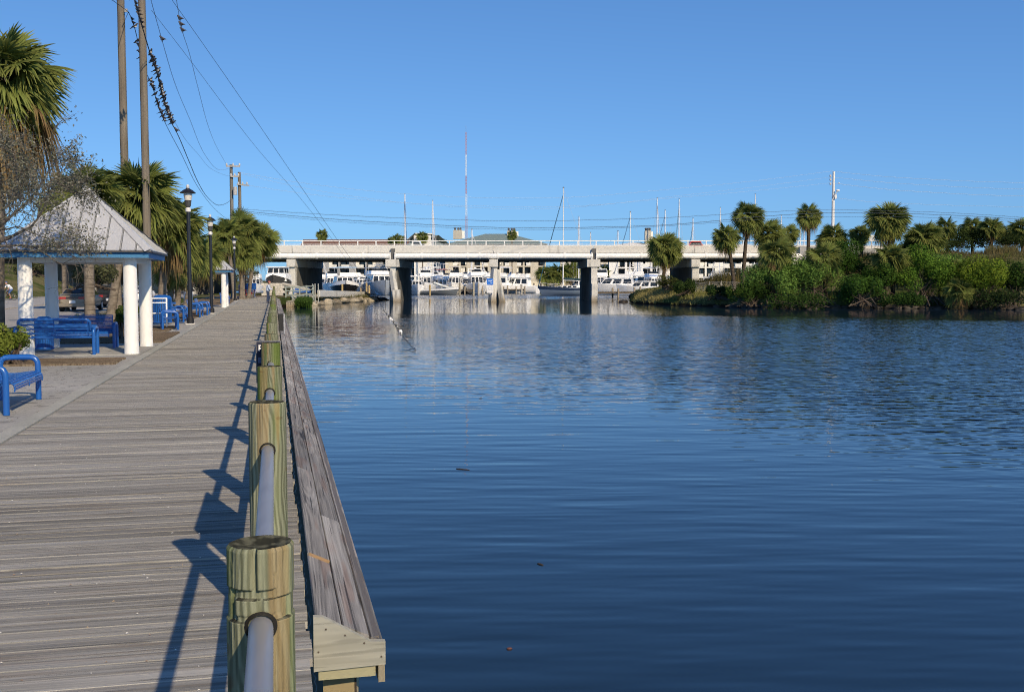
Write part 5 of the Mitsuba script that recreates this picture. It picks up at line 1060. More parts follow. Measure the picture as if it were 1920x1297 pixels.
p = survey(455, 558, 112); bin_('far blue litter bin left of the last lamp post', place(p[0], 112, 0), 1.25, .40)

# white gate frame beside the bench
k = thing('gate_frame', 'white tubular barrier standing behind the second bench', 'barrier'); p = survey(285, 612, 39.5); M = place(p[0], 39.5, 0, .5)
for x in (0, .55): part(k, 'upright', MB().tube([(x, 0, 0), (x, 0, 1.15)], .03, (.76, .76, .76), 8, True, M), 'paint')
for z in (.12, .55, .95, 1.12): part(k, 'rail', MB().tube([(0, 0, z), (.55, 0, z)], .024, (.76, .76, .76), 8, True, M), 'paint')

# ---------------------------------------------------------------- street lamps
def lamp(label, s, w, h=5.5, sc=1.0):
    k = thing('street_lamp', label, 'street lamp', 'black street lamps along the boardwalk'); M = placeW(s, w, 0, 0); BK = (.014, .014, .015)
    part(k, 'base', MB().box((0, 0, .02), (.36, .36, .05), (.5, .49, .46), 0, M).lathe([(.15, .04), (.14, .25), (.10, .32)], (0, 0, 0), BK, 16, M), 'paint')
    part(k, 'pole', MB().tube([(0, 0, .05), (0, 0, h - .95)], [.092, .075], BK, 14, True, M), 'gloss')
    part(k, 'collar', MB().lathe([(.09, h - .98), (.11, h - .96), (.11, h - .84), (.06, h - .80)], (0, 0, 0), (.62, .62, .62), 14, M), 'paint')
    part(k, 'fitting', MB().lathe([(.06, h - .80), (.11, h - .74), (.13, h - .54), (.14, h - .51)], (0, 0, 0), (.06, .06, .06), 16, M), 'gloss')
    part(k, 'lens', MB().lathe([(.13, h - .52), (.17, h - .30), (.17, h - .19)], (0, 0, 0), (.62, .60, .55), 16, M), 'gloss')
    hd = part(k, 'hood', MB().lathe([(.31, h - .22), (.32, h - .20), (.20, h - .10), (.08, h - .03), (.07, h - .01), (0, h)], (0, 0, 0), BK, 22, M).lathe([(.31, h - .22), (.14, h - .20)], (0, 0, 0), BK, 22, M), 'gloss')
    part(hd, 'finial', MB().lathe([(.06, h - .02), (.07, h + .08), (.03, h + .13), (0, h + .14)], (0, 0, 0), (.55, .56, .58), 10, M), 'paint')
lamp('nearest black street lamp with a wide hood', -3.39, 44.55, 5.58)
lamp('second black street lamp from the front', -3.34, 58.7, 5.25)
lamp('third black street lamp from the front, before the far palms', -3.32, 92.9, 5.5)
lamp('last street lamp with its head hidden in palm fronds', -3.0, 115.5, 5.4)

# ---------------------------------------------------------------- poles and wires
def pole(label, px, Y, top_py, r0, r1, col='pole_wood', pitch=None, base_z=-.05, cat='utility pole'):
    c = survey(px, 526, Y); zt = survey(px, top_py, Y)[2] if pitch is None else pitch
    k = thing('utility_pole', label, cat); part(k, 'shaft', MB().tube([(c[0], Y, base_z), (c[0], Y, (base_z + zt) / 2), (c[0], Y, zt)], [r0, (r0 + r1) / 2, r1], (.3, .25, .2), 14), col); return k, np.array([c[0], Y, zt])
k, P1 = pole('tall brown utility pole, left one of the pair', 238.5, 45, -130, .175, .15)
part(k, 'clamp', MB().box(survey(239, 22, 45) + [0, -.16, 0], (.12, .06, .14), (.3, .3, .3)), 'paint')
part(k, 'guy_clamp', MB().tube([survey(229, 50, 44.8), survey(241, 23, 44.8)], .012, (.08, .08, .08), 4), 'paint')
k, P2 = pole('tall grey brown utility pole, right one of the pair', 277.5, 43.5, -110, .165, .145)
k, P3 = pole('far pale utility pole with crossarms above the far palms', 437, 110, 309, .24, .16, 'pier_concrete')
for py, hw, o in ((312, 13, 0), (331, 8, 3), (344, 0, 0)):
    if hw: ca = part(k, 'crossarm', MB().bar(survey(437 - hw + o, py, 109.7), survey(437 + hw + o, py, 109.7), .10, .14, (.42, .38, .32)), 'paint')
    for q in (-1, 0, 1):
        if hw: part(ca, 'insulator', MB().lathe([(.09, 0), (.10, .12), (.05, .25), (0, .26)], survey(437 + q * (hw - 1) + o, py, 109.7) + [0, 0, .07], (.5, .5, .5), 8), 'paint')
part(k, 'transformer', MB().lathe([(.0, 0), (.22, .02), (.22, .8), (.05, .9), (0, .9)], survey(441, 366, 109.5), (.4, .4, .4), 10), 'paint')
k, P4 = pole('far dark utility pole just right of the pale one', 452, 116, 323, .22, .16)
part(k, 'crossarm', MB().bar(survey(444, 346, 115.7), survey(467, 348, 115.7), .10, .14, (.36, .33, .28)), 'paint')
for q in range(3): part(k, 'insulator', MB().lathe([(.09, 0), (.10, .12), (.05, .25), (0, .26)], survey(447 + q * 8, 346.5, 115.7) + [0, 0, .05], (.5, .5, .5), 8), 'paint')
scene['white_pole'] = two({'type': 'diffuse', 'reflectance': proc(lambda p, n, uv: mix((.60, .60, .58), (.72, .72, .71), noise(p.x * 3, p.y * 3, p.z * .6)))})
k, P5 = pole('white concrete utility pole on the island embankment', 1559.5, 150, 322, .30, .17, 'white_pole', base_z=2)
part(k, 'light_arm', MB().tube([survey(1560, 377, 149.7), survey(1565, 366, 149.6), survey(1570, 359, 149.5)], .07, (.6, .6, .6), 6), 'paint')
part(k, 'light_head', MB().ball(survey(1571, 357.5, 149.5), (.30, .22, .16), (.70, .70, .70), 2), 'paint')
part(k, 'bracket_box', MB().box(survey(1567, 369, 149.6), (.25, .2, .6), (.65, .65, .65)), 'paint')
for py in (330, 337, 345): part(k, 'insulator', MB().lathe([(.04, -.2), (.13, -.1), (.13, .1), (.04, .2)], survey(1557, py, 149.6), (.5, .48, .45), 8), 'paint')
part(k, 'spur_insulator', MB().ball(survey(1573, 343.5, 149.6), (.14, .1, .1), (.6, .6, .6), 1), 'paint')

def wire(label, pts, Ys, r=.012, col=(.05, .055, .06), group=None, n=40):
    "pts: picture points along the wire; Ys: distance at the first and last; the plan is straight"
    pts = np.array(pts, float); A = survey(*pts[0], Ys[0]); B = survey(*pts[-1], Ys[1]); out = []
    m = (B[0] - A[0]) / (B[1] - A[1]) if abs(B[1] - A[1]) > 1e-6 else None
    from scipy.interpolate import PchipInterpolator
    t = np.r_[0, np.cumsum(np.hypot(*np.diff(pts, axis=0).T))]; tt = np.linspace(0, t[-1], n); fx, fy = (PchipInterpolator(t, pts[:, q]) for q in (0, 1))
    for q in tt:
        px, py = float(fx(q)), float(fy(q)); kx = (px - 960) / FPX * (math.cos(PITCH) + (py - 648.5) * 0)
        Y = Ys[0]
        if m is not None:
            for _ in range(6):
                g = survey(px, py, Y); kx = g[0] / Y; Y = (A[0] - m * A[1]) / (kx - m)
        out.append(survey(px, py, Y))
    out = np.array(out); out[0], out[-1] = A, B
    key = whole('overhead_wire', MB().tube(out, r, col, 4, False), label, 'wire', 'paint', group); return out
WA = [(246, -40), (253, 0), (268, 55), (285, 111), (296, 142), (308, 191), (322, 231), (332, 250), (355, 304), (370, 339), (389, 370), (410, 385), (434, 374)]
WB = [(241, 23), (253, 55), (262, 96), (268, 123), (285, 160), (296, 197), (310, 231), (339, 287), (370, 349), (407, 396), (440, 420)]
wa = wire('thick black cable crowded with birds, sagging to the far pole', WA, (38, 109.5), .022, n=90)
wb = wire('second black cable with birds, from the left tall pole', WB, (44.8, 112), .016, n=90)
W1 = wire('thin wire with one bird passing right of the tall poles', [(283, 0), (305, 80), (327, 154), (355, 222), (386, 293), (413, 319), (436, 312)], (40, 109.7), .011, (.20, .24, .32), n=60)
W2 = wire('thin wire with three birds near the top of the picture', [(330, -10), (341, 55), (355, 100), (370, 160), (395, 250), (425, 309)], (42, 109.7), .011, (.20, .24, .32), n=60)
wire('faint wire below the bird cables', [(318, 205), (345, 258), (372, 290), (395, 316), (433, 331)], (60, 109.7), .010, (.25, .30, .38))
wire('guy wire leaving the left pole at the top of the picture', [(205, -3), (229, 14), (241, 23)], (36, 44.8), .014)
# long lines running down across the sky to the floats on the water
LC = wire('long dark line falling straight across the sky to the water right of the rocks', [(315, -10), (390, 96), (480, 226), (560, 344), (630, 446), (662, 492), (700, 549), (718, 576)], (46, 86), .012, (.05, .06, .07))
LD = wire('second long line falling beside the first, towards the seawall end', [(284, 20), (320, 66), (360, 118), (480, 276), (560, 368), (600, 418), (648, 484), (690, 541), (712, 568)], (43.5, 90), .010, (.07, .08, .10))
for q, (pts, Ys, rr) in enumerate((([(452, 324), (1000, 372), (1300, 351), (1559, 321)], (116, 150), .007), ([(452, 326), (1000, 392), (1300, 364), (1559, 332)], (116, 150), .006), ([(467, 348), (1020, 388), (1300, 368), (1559, 343)], (116, 150), .006), ([(1559, 321), (1700, 334), (1930, 342.5)], (150, 152), .010), ([(1559, 332), (1700, 345), (1930, 355)], (150, 152), .010), ([(1559, 343), (1700, 358), (1930, 367.5)], (150, 152), .012), ([(1559, 370), (1640, 379), (1930, 387.5)], (150, 152), .009))):
    wire(('uppermost pale wire across the sky left of the white pole', 'second pale wire across the sky left of the white pole', 'third pale wire across the sky left of the white pole', 'uppermost pale wire right of the white pole', 'second pale wire right of the white pole', 'third pale wire right of the white pole', 'lowest pale wire right of the white pole')[q], pts, Ys, rr * 1.9, (.42, .50, .62), n=24)
for q, (pts, Ys) in enumerate((([(437, 391), (760, 409), (980, 414.5), (1200, 410), (1560, 394), (1930, 409)], (110, 118)), ([(437, 394), (720, 417), (1000, 427.5), (1200, 424), (1560, 399.5), (1930, 413)], (110, 118)), ([(437, 397), (720, 421), (1010, 431), (1200, 426), (1560, 406), (1930, 416)], (111, 119)))):
    wire(('upper dark cable strung low over the bridge', 'middle dark cable strung low over the bridge', 'lowest dark cable strung low over the bridge')[q], pts, (pts and Ys), (.018, .024, .014)[q], (.06, .075, .10), n=40)

# ---------------------------------------------------------------- birds
def bird_mesh(v=0):
    mb = MB(); r = random.Random(v); d = (.030, .028, .030) if v < 2 else (.10, .09, .085); secs = []
    for x, rr, z in ((-.15, .012, -.035), (-.08, .03, -.012), (-.02, .052, .0), (.05, .056, .025), (.09, .038, .055), (.115, .034, .085), (.14, .032, .098), (.165, .012, .092), (.19, .004, .086)):
        t = np.linspace(0, 2 * np.pi, 8, endpoint=False); secs.append(np.stack([np.full(8, x), np.cos(t) * rr, z + np.sin(t) * rr * 1.05], 1))
    mb.loft(secs, d, None, True)
    mb.flat([(-.08, -.03, -.012), (-.08, .03, -.012), (-.26, .035, -.075), (-.26, -.035, -.075)], [[0, 1, 2, 3]], d)
    for s in (-1, 1):
        mb.flat([(.05, s * .055, .03), (-.04, s * .062, .025), (-.19, s * .03, -.035), (.0, s * .058, -.025)], [[0, 1, 2, 3]], np.array(d) * .7)
        mb.tube([(.02, s * .02, -.045), (.02, s * .02, -.095)], .005, (.12, .05, .03), 3, False)
    if v == 2: mb.ball((.03, 0, -.01), (.06, .05, .045), (.55, .53, .50), 1)
    return mb
BIRD = [bird_mesh(v).ply('paint') for v in range(3)]
def bird(p, az, v=0, sc=1.25, lab='small dark bird perched on one of the thin wires right of the tall poles', grp='birds on the thin wires'): return tag(entry(numbered('bird'), BIRD[v], place(p[0], p[1], p[2] + .10 * sc, az, sc)), lab, 'bird', grp)
def project(P):
    x, y, z = P[0], P[1], P[2] - EYE_H; c, s = math.cos(PITCH), math.sin(PITCH); d = y * c - z * s; return 960 + FPX * x / d, 648.5 - FPX * (z * c + y * s) / d
def perch(path, spans, gap, seed, lab, grp):
    r = random.Random(seed); L = np.r_[0, np.cumsum(np.linalg.norm(np.diff(path, axis=0), axis=1))]; t = 0
    while t < L[-1]:
        p = np.array([np.interp(t, L, path[:, q]) for q in range(3)]); py = project(p)[1]
        if any(a < py < b for a, b in spans): bird(p, r.choice((2.3, -.8, 2.6, -.5)) + r.uniform(-.4, .4), r.choice((0, 1, 2, 2)), r.uniform(.85, 1.1), lab, grp)
        t += gap * r.uniform(.6, 1.6)
perch(wa, ((-2, 62), (100, 236)), .24, 1, 'small dark bird in the dense row on the thick cable by the tall poles', 'birds packed on the thick cable'); perch(wb, ((40, 62), (74, 124), (150, 234)), .27, 2, 'small dark bird in the row on the second cable, left of the thick one', 'birds on the second cable')
for path, ys in ((W1, (80,)), (W2, (42, 51, 62)), (wa, (248,))):
    pr = np.array([project(q)[1] for q in path])
    for y in ys:
        i = int(np.argmin(abs(pr - y))); bird(path[i], 2.4, 2, 1.3)
# string of floats on the water below the lines
k = thing('float_line', 'line of small floats lying on the water right of the seawall end', 'float line'); FP = np.array([(*water_pt(px, py), WATER + .03) for px, py in ((718, 580), (727, 591), (735, 601), (744, 613), (751, 626), (762, 638), (770, 648), (778, 657))])
part(k, 'line', MB().tube(FP, .010, (.05, .05, .05), 4, False), 'paint'); rr = random.Random(3)
for q in range(26):
    t = q / 25 * .62; i = t * (len(FP) - 1); p = FP[int(i)] + (FP[min(int(i) + 1, 7)] - FP[int(i)]) * (i % 1); part(k, 'float', MB().ball(p + [0, 0, .03], rr.uniform(.03, .055), (.06, .06, .055) if q % 3 else (.55, .55, .55), 1), 'paint')
for px, py, s_ in ((732, 600, .10), (735, 602, .08), (751, 625, .10)): x, y = water_pt(px, py); part(k, 'big_float', MB().ball((x, y, WATER + .08), (s_, s_, s_ * 1.3), (.72, .72, .72), 2), 'paint')
x, y = water_pt(778, 657); part(k, 'stick', MB().tube([(x - .35, y + .4, WATER), (x, y, WATER + .10), (x + .04, y - .1, WATER - .1)], [.008, .018, .012], (.06, .045, .03), 6), 'paint')
for px, py, L, az, lab in ((901, 747, .10, .2, 'small dark twig floating in the middle of the calm water'), (868, 880, .28, -.5, 'thin stick floating in the near water'), (1013, 1058, .10, -.8, 'tiny straw floating in the near water'), (955, 1216, .05, .1, 'tiny reddish leaf floating near the bottom of the picture')):
    L *= .45; x, y = water_pt(px, py); col = (.12, .05, .035) if 'leaf' in lab or 'pink' in lab else ((.7, .7, .7) if 'white' in lab else (.05, .04, .03))
    whole('flotsam', MB().ball((0, 0, 0), (L, .012, .010), col, 1, place(x, y, WATER + .004, az)), lab, 'flotsam')

# ---------------------------------------------------------------- end of the walk: seawall, riprap, fence, wall
sw = MB(); e = [(-24.2, 113.5), (-20.2, 147.5)]
whole('side_wall', MB().bar((-24.1, 113.6, -.42), (-22.6, 126.5, -.42), .35, 1.1).bar((-22.6, 126.5, -.55), (-20.3, 147.3, -.62), .35, 1.0), 'low concrete seawall running under the bridge', 'wall', 'bridge_concrete')
a, b = survey(598, 551, 121), survey(690, 554, 147); whole('ramp_wall', MB().bar((-22.0, 118, .35), (-20.6, 146.5, -.15), .3, .75), 'sloping concrete wall along the top of the seawall', 'wall', 'bridge_concrete')
for q in range(34):
    t = q / 33; X = -24.0 + t * 3.9 + random.uniform(-.1, .7); Y = 113.0 + t * 34; s_ = random.uniform(.25, .6); m = trimesh.creation.icosphere(2); v = np.array(m.vertices); v *= (1 + .6 * (meshkit.noise(v * 1.5 + q * 3.1) - .5))[:, None]
    whole('riprap_stone', MB().add(v * [s_ * 1.3, s_, s_ * .7] + [X + .5, Y, WATER + random.uniform(0, .35)], m.faces, np.array((.30, .26, .19)) * random.uniform(.5, 1.25)), 'pale rough stone piled below the seawall', 'stone', 'paint', 'riprap stones below the seawall')
g = MB(); P = np.array([(-23.6 + t * 3.5 + r.uniform(-.2, .5), 114 + t * 30, -.75 + r.uniform(-.1, .5)) for t in r.uniform(0, 1, 240)]); t = r.uniform(0, 1, (len(P), 1))
struct('seawall_weeds', tufts(g, P, np.full(len(P), .5), np.array((.08, .10, .03)) * (1 - t) + np.array((.22, .19, .09)) * t, .5, .03, 6, r), 'weeds growing among the riprap stones', 'leaf', kind='stuff')
for q, (px, py, s_) in enumerate(((694, 561, .55), (703, 562.5, .9), (712, 562, .7), (720, 562.5, .45))):
    x, y = water_pt(px, py); m = trimesh.creation.icosphere(2); v = np.array(m.vertices); v *= (1 + .5 * (meshkit.noise(v * 1.4 + q) - .5))[:, None]
    whole('water_rock', MB().add(v * [s_ * 1.6, s_, s_ * .55] + [x, y, WATER], m.faces, (.035, .03, .026)), ('small dark rock touching the end of the seawall', 'largest dark rock off the end of the seawall', 'second dark rock off the end of the seawall', 'outermost little dark rock off the seawall')[q], 'rock')
x, y = water_pt(708, 559); gl = MB()
sec = []
for xx, rr_, z in ((-.42, .01, .18), (-.28, .07, .2), (-.08, .14, .2), (.10, .15, .24), (.2, .09, .36), (.25, .075, .48), (.33, .07, .52), (.40, .02, .50), (.48, .01, .48)):
    t = np.linspace(0, 2 * np.pi, 10, endpoint=False); sec.append(np.stack([np.full(10, xx), np.cos(t) * rr_, z + np.sin(t) * rr_], 1))
gl.loft(sec, (.78, .78, .78), place(x, y, WATER + .25, 2.6, 1.4), True)
for s_ in (-1, 1): gl.tube([(0, s_ * .05, .1), (0, s_ * .05, -.15)], .015, (.3, .2, .08), 4, True, place(x, y, WATER + .25, 2.6, 1.4)); gl.flat([(.08, s_ * .14, .28), (-.1, s_ * .15, .28), (-.42, s_ * .05, .2), (-.05, s_ * .14, .12)], [[0, 1, 2, 3]], (.62, .63, .65), place(x, y, WATER + .25, 2.6, 1.4))
whole('gull', gl, 'white gull standing on the dark rocks off the seawall', 'bird')
k = thing('wooden_fence', 'pale grey wooden rail fence at the corner beyond the boardwalk', 'fence'); fp = [survey(px, py, Y) for px, py, Y in ((536, 556, 112), (549, 556, 113), (562, 556, 114), (575, 554, 115), (588, 553, 117))]
for p in fp: part(k, 'post', MB().box(p + [0, 0, .25], (.13, .13, 1.75), (.27, .30, .27)), 'paint')
for a, b in zip(fp[:-1], fp[1:]):
    for z in (.15, .62, 1.02): part(k, 'rail', MB().bar(a + [0, -.08, z], b + [0, -.08, z], .04, .12, (.29, .32, .29)), 'paint')
for q, px in enumerate((586, 591, 597)): part(k, 'pale_stake', MB().box(survey(px, 545, 117) + [0, 0, -.3], (.09, .09, 2.2), (.36, .36, .33)), 'paint')
sl = thing('small_jetty', 'low slatted timber landing at the corner beyond the boardwalk', 'landing'); a, b = np.array(water_pt(534, 572)), np.array(water_pt(564, 571))
part(sl, 'deck', MB().bar((*survey(531, 563, 111.5)[:2], -.42), (*survey(572, 561, 115)[:2], -.42), 1.2, .12, (.33, .31, .27)), 'paint')
part(sl, 'concrete_face', MB().bar((*survey(532, 568, 111.0)[:2], -.9), (*survey(566, 567, 113)[:2], -.9), .3, .8), 'bridge_concrete')
for q in range(9): p = survey(532 + q * 4, 566, 110.9 + q * .25); part(sl, 'strut', MB().box((p[0], p[1] - .1, -.6), (.10, .12, .35), (.05, .045, .04)), 'paint')
bench('blue bench on the grass under the bridge', place(*survey(566, 545, 124)[:2], .05, -1.4), 1.9)
k = thing('block_wall', 'pale rough block wall in front of the laid up boat', 'wall'); a, b = survey(491, 545, 121), survey(534, 545, 121)
for rr_ in range(5):
    n = 6
    for c_ in range(n):
        u0, u1 = (c_ + (.5 if rr_ % 2 else 0)) / (n + .5), (c_ + 1 + (.5 if rr_ % 2 else 0)) / (n + .5); p0, p1 = a + (b - a) * u0, a + (b - a) * u1
        part(k, 'block', MB().bar((p0[0] + .01, p0[1], .2 + rr_ * .29), (p1[0] - .01, p1[1], .2 + rr_ * .29 + random.uniform(-.01, .01)), .4, .28, np.array((.58, .55, .48)) * random.uniform(.75, 1.05)), 'paint')
part(k, 'coping', MB().bar((b[0] - .2, b[1], 1.45), (b[0] + 3.0, b[1] - 1.0, .75), .4, .25, (.5, .47, .4)), 'paint')
struct('dirt_patch', MB().prism([W(-3.0, 109)[:2], W(.1, 109)[:2], W(.1, 118.6)[:2], W(2, 120)[:2], W(-1, 132)[:2], W(-9, 132)[:2]][::1], -.1, -.015), 'bare brown earth beyond the end of the boardwalk', 'mulch')

# bicycles leaning at the end of the walk
def bicycle(label, M, col, group=None, nm='bicycle'):
    k = thing(nm, label, 'bicycle', group); R = .34
    for x in (-.52, .52):
        th = np.linspace(0, 2 * np.pi, 21); w_ = part(k, 'wheel', MB().tube(np.stack([x + R * np.cos(th), th * 0, R + R * np.sin(th)], 1), .022, (.02, .02, .02), 5, False, M), 'paint')
        part(w_, 'hub', MB().tube([(x, -.05, R), (x, .05, R)], .03, (.4, .4, .4), 6, True, M), 'paint')
        sp = MB()
        for q in range(8): a = q * math.pi / 4; sp.tube([(x, 0, R), (x + R * math.cos(a), 0, R + R * math.sin(a))], .004, (.5, .5, .5), 3, False, M)
        part(w_, 'spokes', sp, 'paint', kind='stuff')
    seat, bb, head, rear, front = np.array([-.18, 0, .84]), np.array([-.08, 0, .30]), np.array([.36, 0, .82]), np.array([-.52, 0, R]), np.array([.52, 0, R])
    f = MB()
    for a, b in ((seat, bb), (seat, head), (bb, head - [0, 0, .1]), (seat, rear), (bb, rear), (head, front)): f.tube([a, b], .022, col, 6, True, M)
    part(k, 'frame', f, 'gloss'); part(k, 'saddle', MB().box(seat + [-.02, 0, .06], (.26, .12, .05), (.02, .02, .02), 0, M), 'paint')
    part(k, 'handlebar', MB().tube([(.30, -.26, .92), (.40, -.24, .96), (.38, 0, .93), (.40, .24, .96), (.30, .26, .92)], .016, (.05, .05, .05), 6, True, M).tube([head, (.38, 0, .93)], .016, (.3, .3, .3), 6, True, M), 'paint')
    return k
bicycle('red bicycle leaning at the far end of the boardwalk', placeW(-2.7, 109.5, 0, .5, 1.05), (.40, .04, .03))
bicycle('second reddish bicycle leaning behind the first at the walk end', placeW(-2.3, 111, 0, .9, 1.05), (.45, .10, .06))
# blue canopy by the far bin
k = thing('blue_shelter', 'small blue covered board near the far bicycles', 'shelter'); p = survey(466, 556, 114)
part(k, 'board', MB().box((p[0], 114, 1.15), (1.6, .5, .7), BLUE), 'paint'); part(k, 'legs', MB().box((p[0] - .7, 114, .4), (.1, .1, .82), BLUE), 'paint'); part(k, 'leg', MB().box((p[0] + .7, 114, .4), (.1, .1, .82), BLUE), 'paint')

# ---------------------------------------------------------------- people
def capsule_body(bones, edge=.03, it=8):
    "bones: ((p, r), (q, s)) pairs -> one smooth mesh"
    def sph(p, rr_): return m3.Manifold.sphere(rr_, 20).translate([float(x) for x in p])
    parts = [m3.Manifold.batch_hull([sph(*a), sph(*b)]) for a, b in bones]; m = m3.Manifold.batch_boolean(parts, m3.OpType.Add).refine_to_length(edge).to_mesh()
    t = trimesh.Trimesh(m.vert_properties[:, :3], m.tri_verts); trimesh.smoothing.filter_taubin(t, iterations=it); return t
def hand(c, d, curl, M, mb, sk):
    "a palm with four unequal curled fingers and a thumb"
    d = np.asarray(d, float) / np.linalg.norm(d); up = np.array([0, 0, 1.0]); sd = np.cross(d, up); sd /= np.linalg.norm(sd) + 1e-9; up = np.cross(sd, d); b = [((c, .030), (c + d * .075, .036))]
    for q, (o, L) in enumerate(((-.030, .066), (-.010, .078), (.011, .073), (.030, .056))):
        p0 = c + d * .08 + sd * o; p1 = p0 + (d - up * curl) * L * .5; p2 = p1 + (d * .3 - up * curl * 1.3) * L * .5; b += [((p0, .0105), (p1, .0095)), ((p1, .0095), (p2, .008))]
    p0 = c + d * .03 - sd * .035; p1 = p0 - sd * .03 + d * .03; b += [((c + d * .02, .016), (p0, .014)), ((p0, .013), (p1, .011)), ((p1, .011), (p1 + d * .03 - up * .012, .009))]
    t = capsule_body(b, .012, 3); mb.mesh(t, sk, M)
SKIN = (.42, .25, .17)
def figure(label, M, J, shirt, trousers, hair, cap=None, shoes=(.05, .05, .05), hands=(), bare_legs=False, short=True, group=None):
    "J: joints of the posed skeleton in metres, x ahead"
    k = thing('person', label, 'person', group); J = {a: np.array(b, float) for a, b in J.items()}; b = []
    neck, head = J['neck'], J['head']; hips = J['hip']
    b += [((hips, .135), (J['chest'], .145)), ((J['chest'], .13), (neck, .06)), ((neck, .058), (head - [0, 0, .06], .06)), ((head, .088), (head + [.02, 0, .05], .092)), ((head + [.035, 0, -.07], .055), (head + [.02, 0, .02], .075)), ((head + [.095, 0, -.005], .016), (head + [.085, 0, .03], .014))]
    for s in 'lr':
        b += [((J['sh' + s], .062), (neck - [0, 0, .08], .07)), ((J['sh' + s], .056), (J['el' + s], .043)), ((J['el' + s], .042), (J['wr' + s], .029)), ((J['hp' + s], .092), (J['kn' + s], .062)), ((J['kn' + s], .060), (J['an' + s], .040)), ((J['an' + s], .042), (J['to' + s], .034)), ((J['hp' + s], .1), (hips, .12))]
        b += [((head + [.0, (.088 if s == 'l' else -.088), -.02], .018), (head + [-.01, (.094 if s == 'l' else -.094), .02], .020))]
    mb = MB().mesh(capsule_body(b), SKIN, M)
    for s in 'lr': d = J['wr' + s] - J['el' + s]; hand(J['wr' + s], d, .55, M, mb, SKIN)
    part(k, 'body', mb, 'paint')
    face = MB()
    for s in (-1, 1): face.ball(head + [.083, s * .034, .012], (.010, .014, .009), (.05, .04, .035), 1, M)
    face.ball(head + [.088, 0, -.058], (.010, .026, .007), (.30, .12, .10), 1, M); part(k, 'face', face, 'paint')
    sh = [((hips + [0, 0, .05], .158), (J['chest'], .166)), ((J['chest'], .15), (neck - [0, 0, .05], .075))]
    for s in 'lr': sh += [((J['sh' + s], .078), (neck - [0, 0, .09], .085)), ((J['sh' + s], .073), (J['sh' + s] * (.35 if short else 0) + J['el' + s] * (.65 if short else 1), .062))] + ([] if short else [((J['el' + s], .058), (J['wr' + s] * .92 + J['el' + s] * .08, .042))])
    part(k, 'shirt', MB().mesh(capsule_body(sh), shirt, M), 'paint'); tr = [((hips, .155), (hips + [0, 0, .06], .15))]
    for s in 'lr': tr += [((hips, .13), (J['hp' + s], .112)), ((J['hp' + s], .110), (J['kn' + s], .08))] + ([] if bare_legs else [((J['kn' + s], .078), (J['an' + s] + [0, 0, .02], .058))])
    part(k, 'shorts' if bare_legs else 'trousers', MB().mesh(capsule_body(tr), trousers, M), 'paint')
    for s in 'lr': part(k, 'shoe', MB().mesh(capsule_body([((J['an' + s] - [0.02, 0, .02], .046), (J['to' + s], .042))]), shoes, M), 'paint')
    if cap is None: part(k, 'hair', MB().mesh(capsule_body([((head + [-.025, 0, .045], .096), (head + [-.035, 0, -.02], .088))]), hair, M), 'paint')
    else: part(k, 'cap', MB().mesh(capsule_body([((head + [-.01, 0, .055], .098), (head + [.01, 0, .065], .095)), ((head + [.09, .04, .06], .012), (head + [.09, -.04, .06], .012))]), cap, M), 'paint'); part(k, 'hair', MB().mesh(capsule_body([((head + [-.035, 0, -.02], .085), (head + [-.03, 0, .02], .09))]), hair, M), 'paint')
    return k
STAND = dict(hip=(0, 0, .95), chest=(.03, 0, 1.28), neck=(.06, 0, 1.48), head=(.11, 0, 1.62), shl=(.05, .19, 1.40), shr=(.05, -.19, 1.40), ell=(.14, .24, 1.14), elr=(.14, -.24, 1.14), wrl=(.36, .18, 1.10), wrr=(.36, -.18, 1.10), hpl=(0, .09, .90), hpr=(0, -.09, .90), knl=(.04, .11, .48), knr=(-.02, -.11, .48), anl=(-.02, .12, .07), anr=(-.06, -.12, .07), tol=(.14, .14, .04), tor=(.10, -.14, .04))
figure('person in a pale blue shirt and dark trousers leaning on the far railing', placeW(-.50, 86.0, 0, -.1), STAND, (.42, .48, .58), (.03, .045, .09), (.03, .02, .015), (.36, .10, .08), short=False)
cyM = place(survey(18, 563, 96)[0], 96, 0, -1.95)
bicycle('dark road bicycle ridden along the road at the left', cyM, (.04, .05, .07), nm='road_bicycle')
RIDE = dict(hip=(-.20, 0, 1.0), chest=(.06, 0, 1.28), neck=(.22, 0, 1.42), head=(.32, 0, 1.54), shl=(.18, .18, 1.35), shr=(.18, -.18, 1.35), ell=(.28, .22, 1.12), elr=(.28, -.22, 1.12), wrl=(.34, .22, 1.0), wrr=(.34, -.22, 1.0), hpl=(-.18, .09, .96), hpr=(-.18, -.09, .96), knl=(.16, .11, .66), knr=(.20, -.11, .86), anl=(-.04, .11, .24), anr=(.04, -.11, .46), tol=(.10, .11, .17), tor=(.17, -.11, .40))
figure('cyclist in a white top and blue helmet riding on the road', cyM, RIDE, (.72, .76, .80), (.05, .09, .22), (.05, .04, .03), (.05, .12, .40), (.30, .06, .05), bare_legs=True)

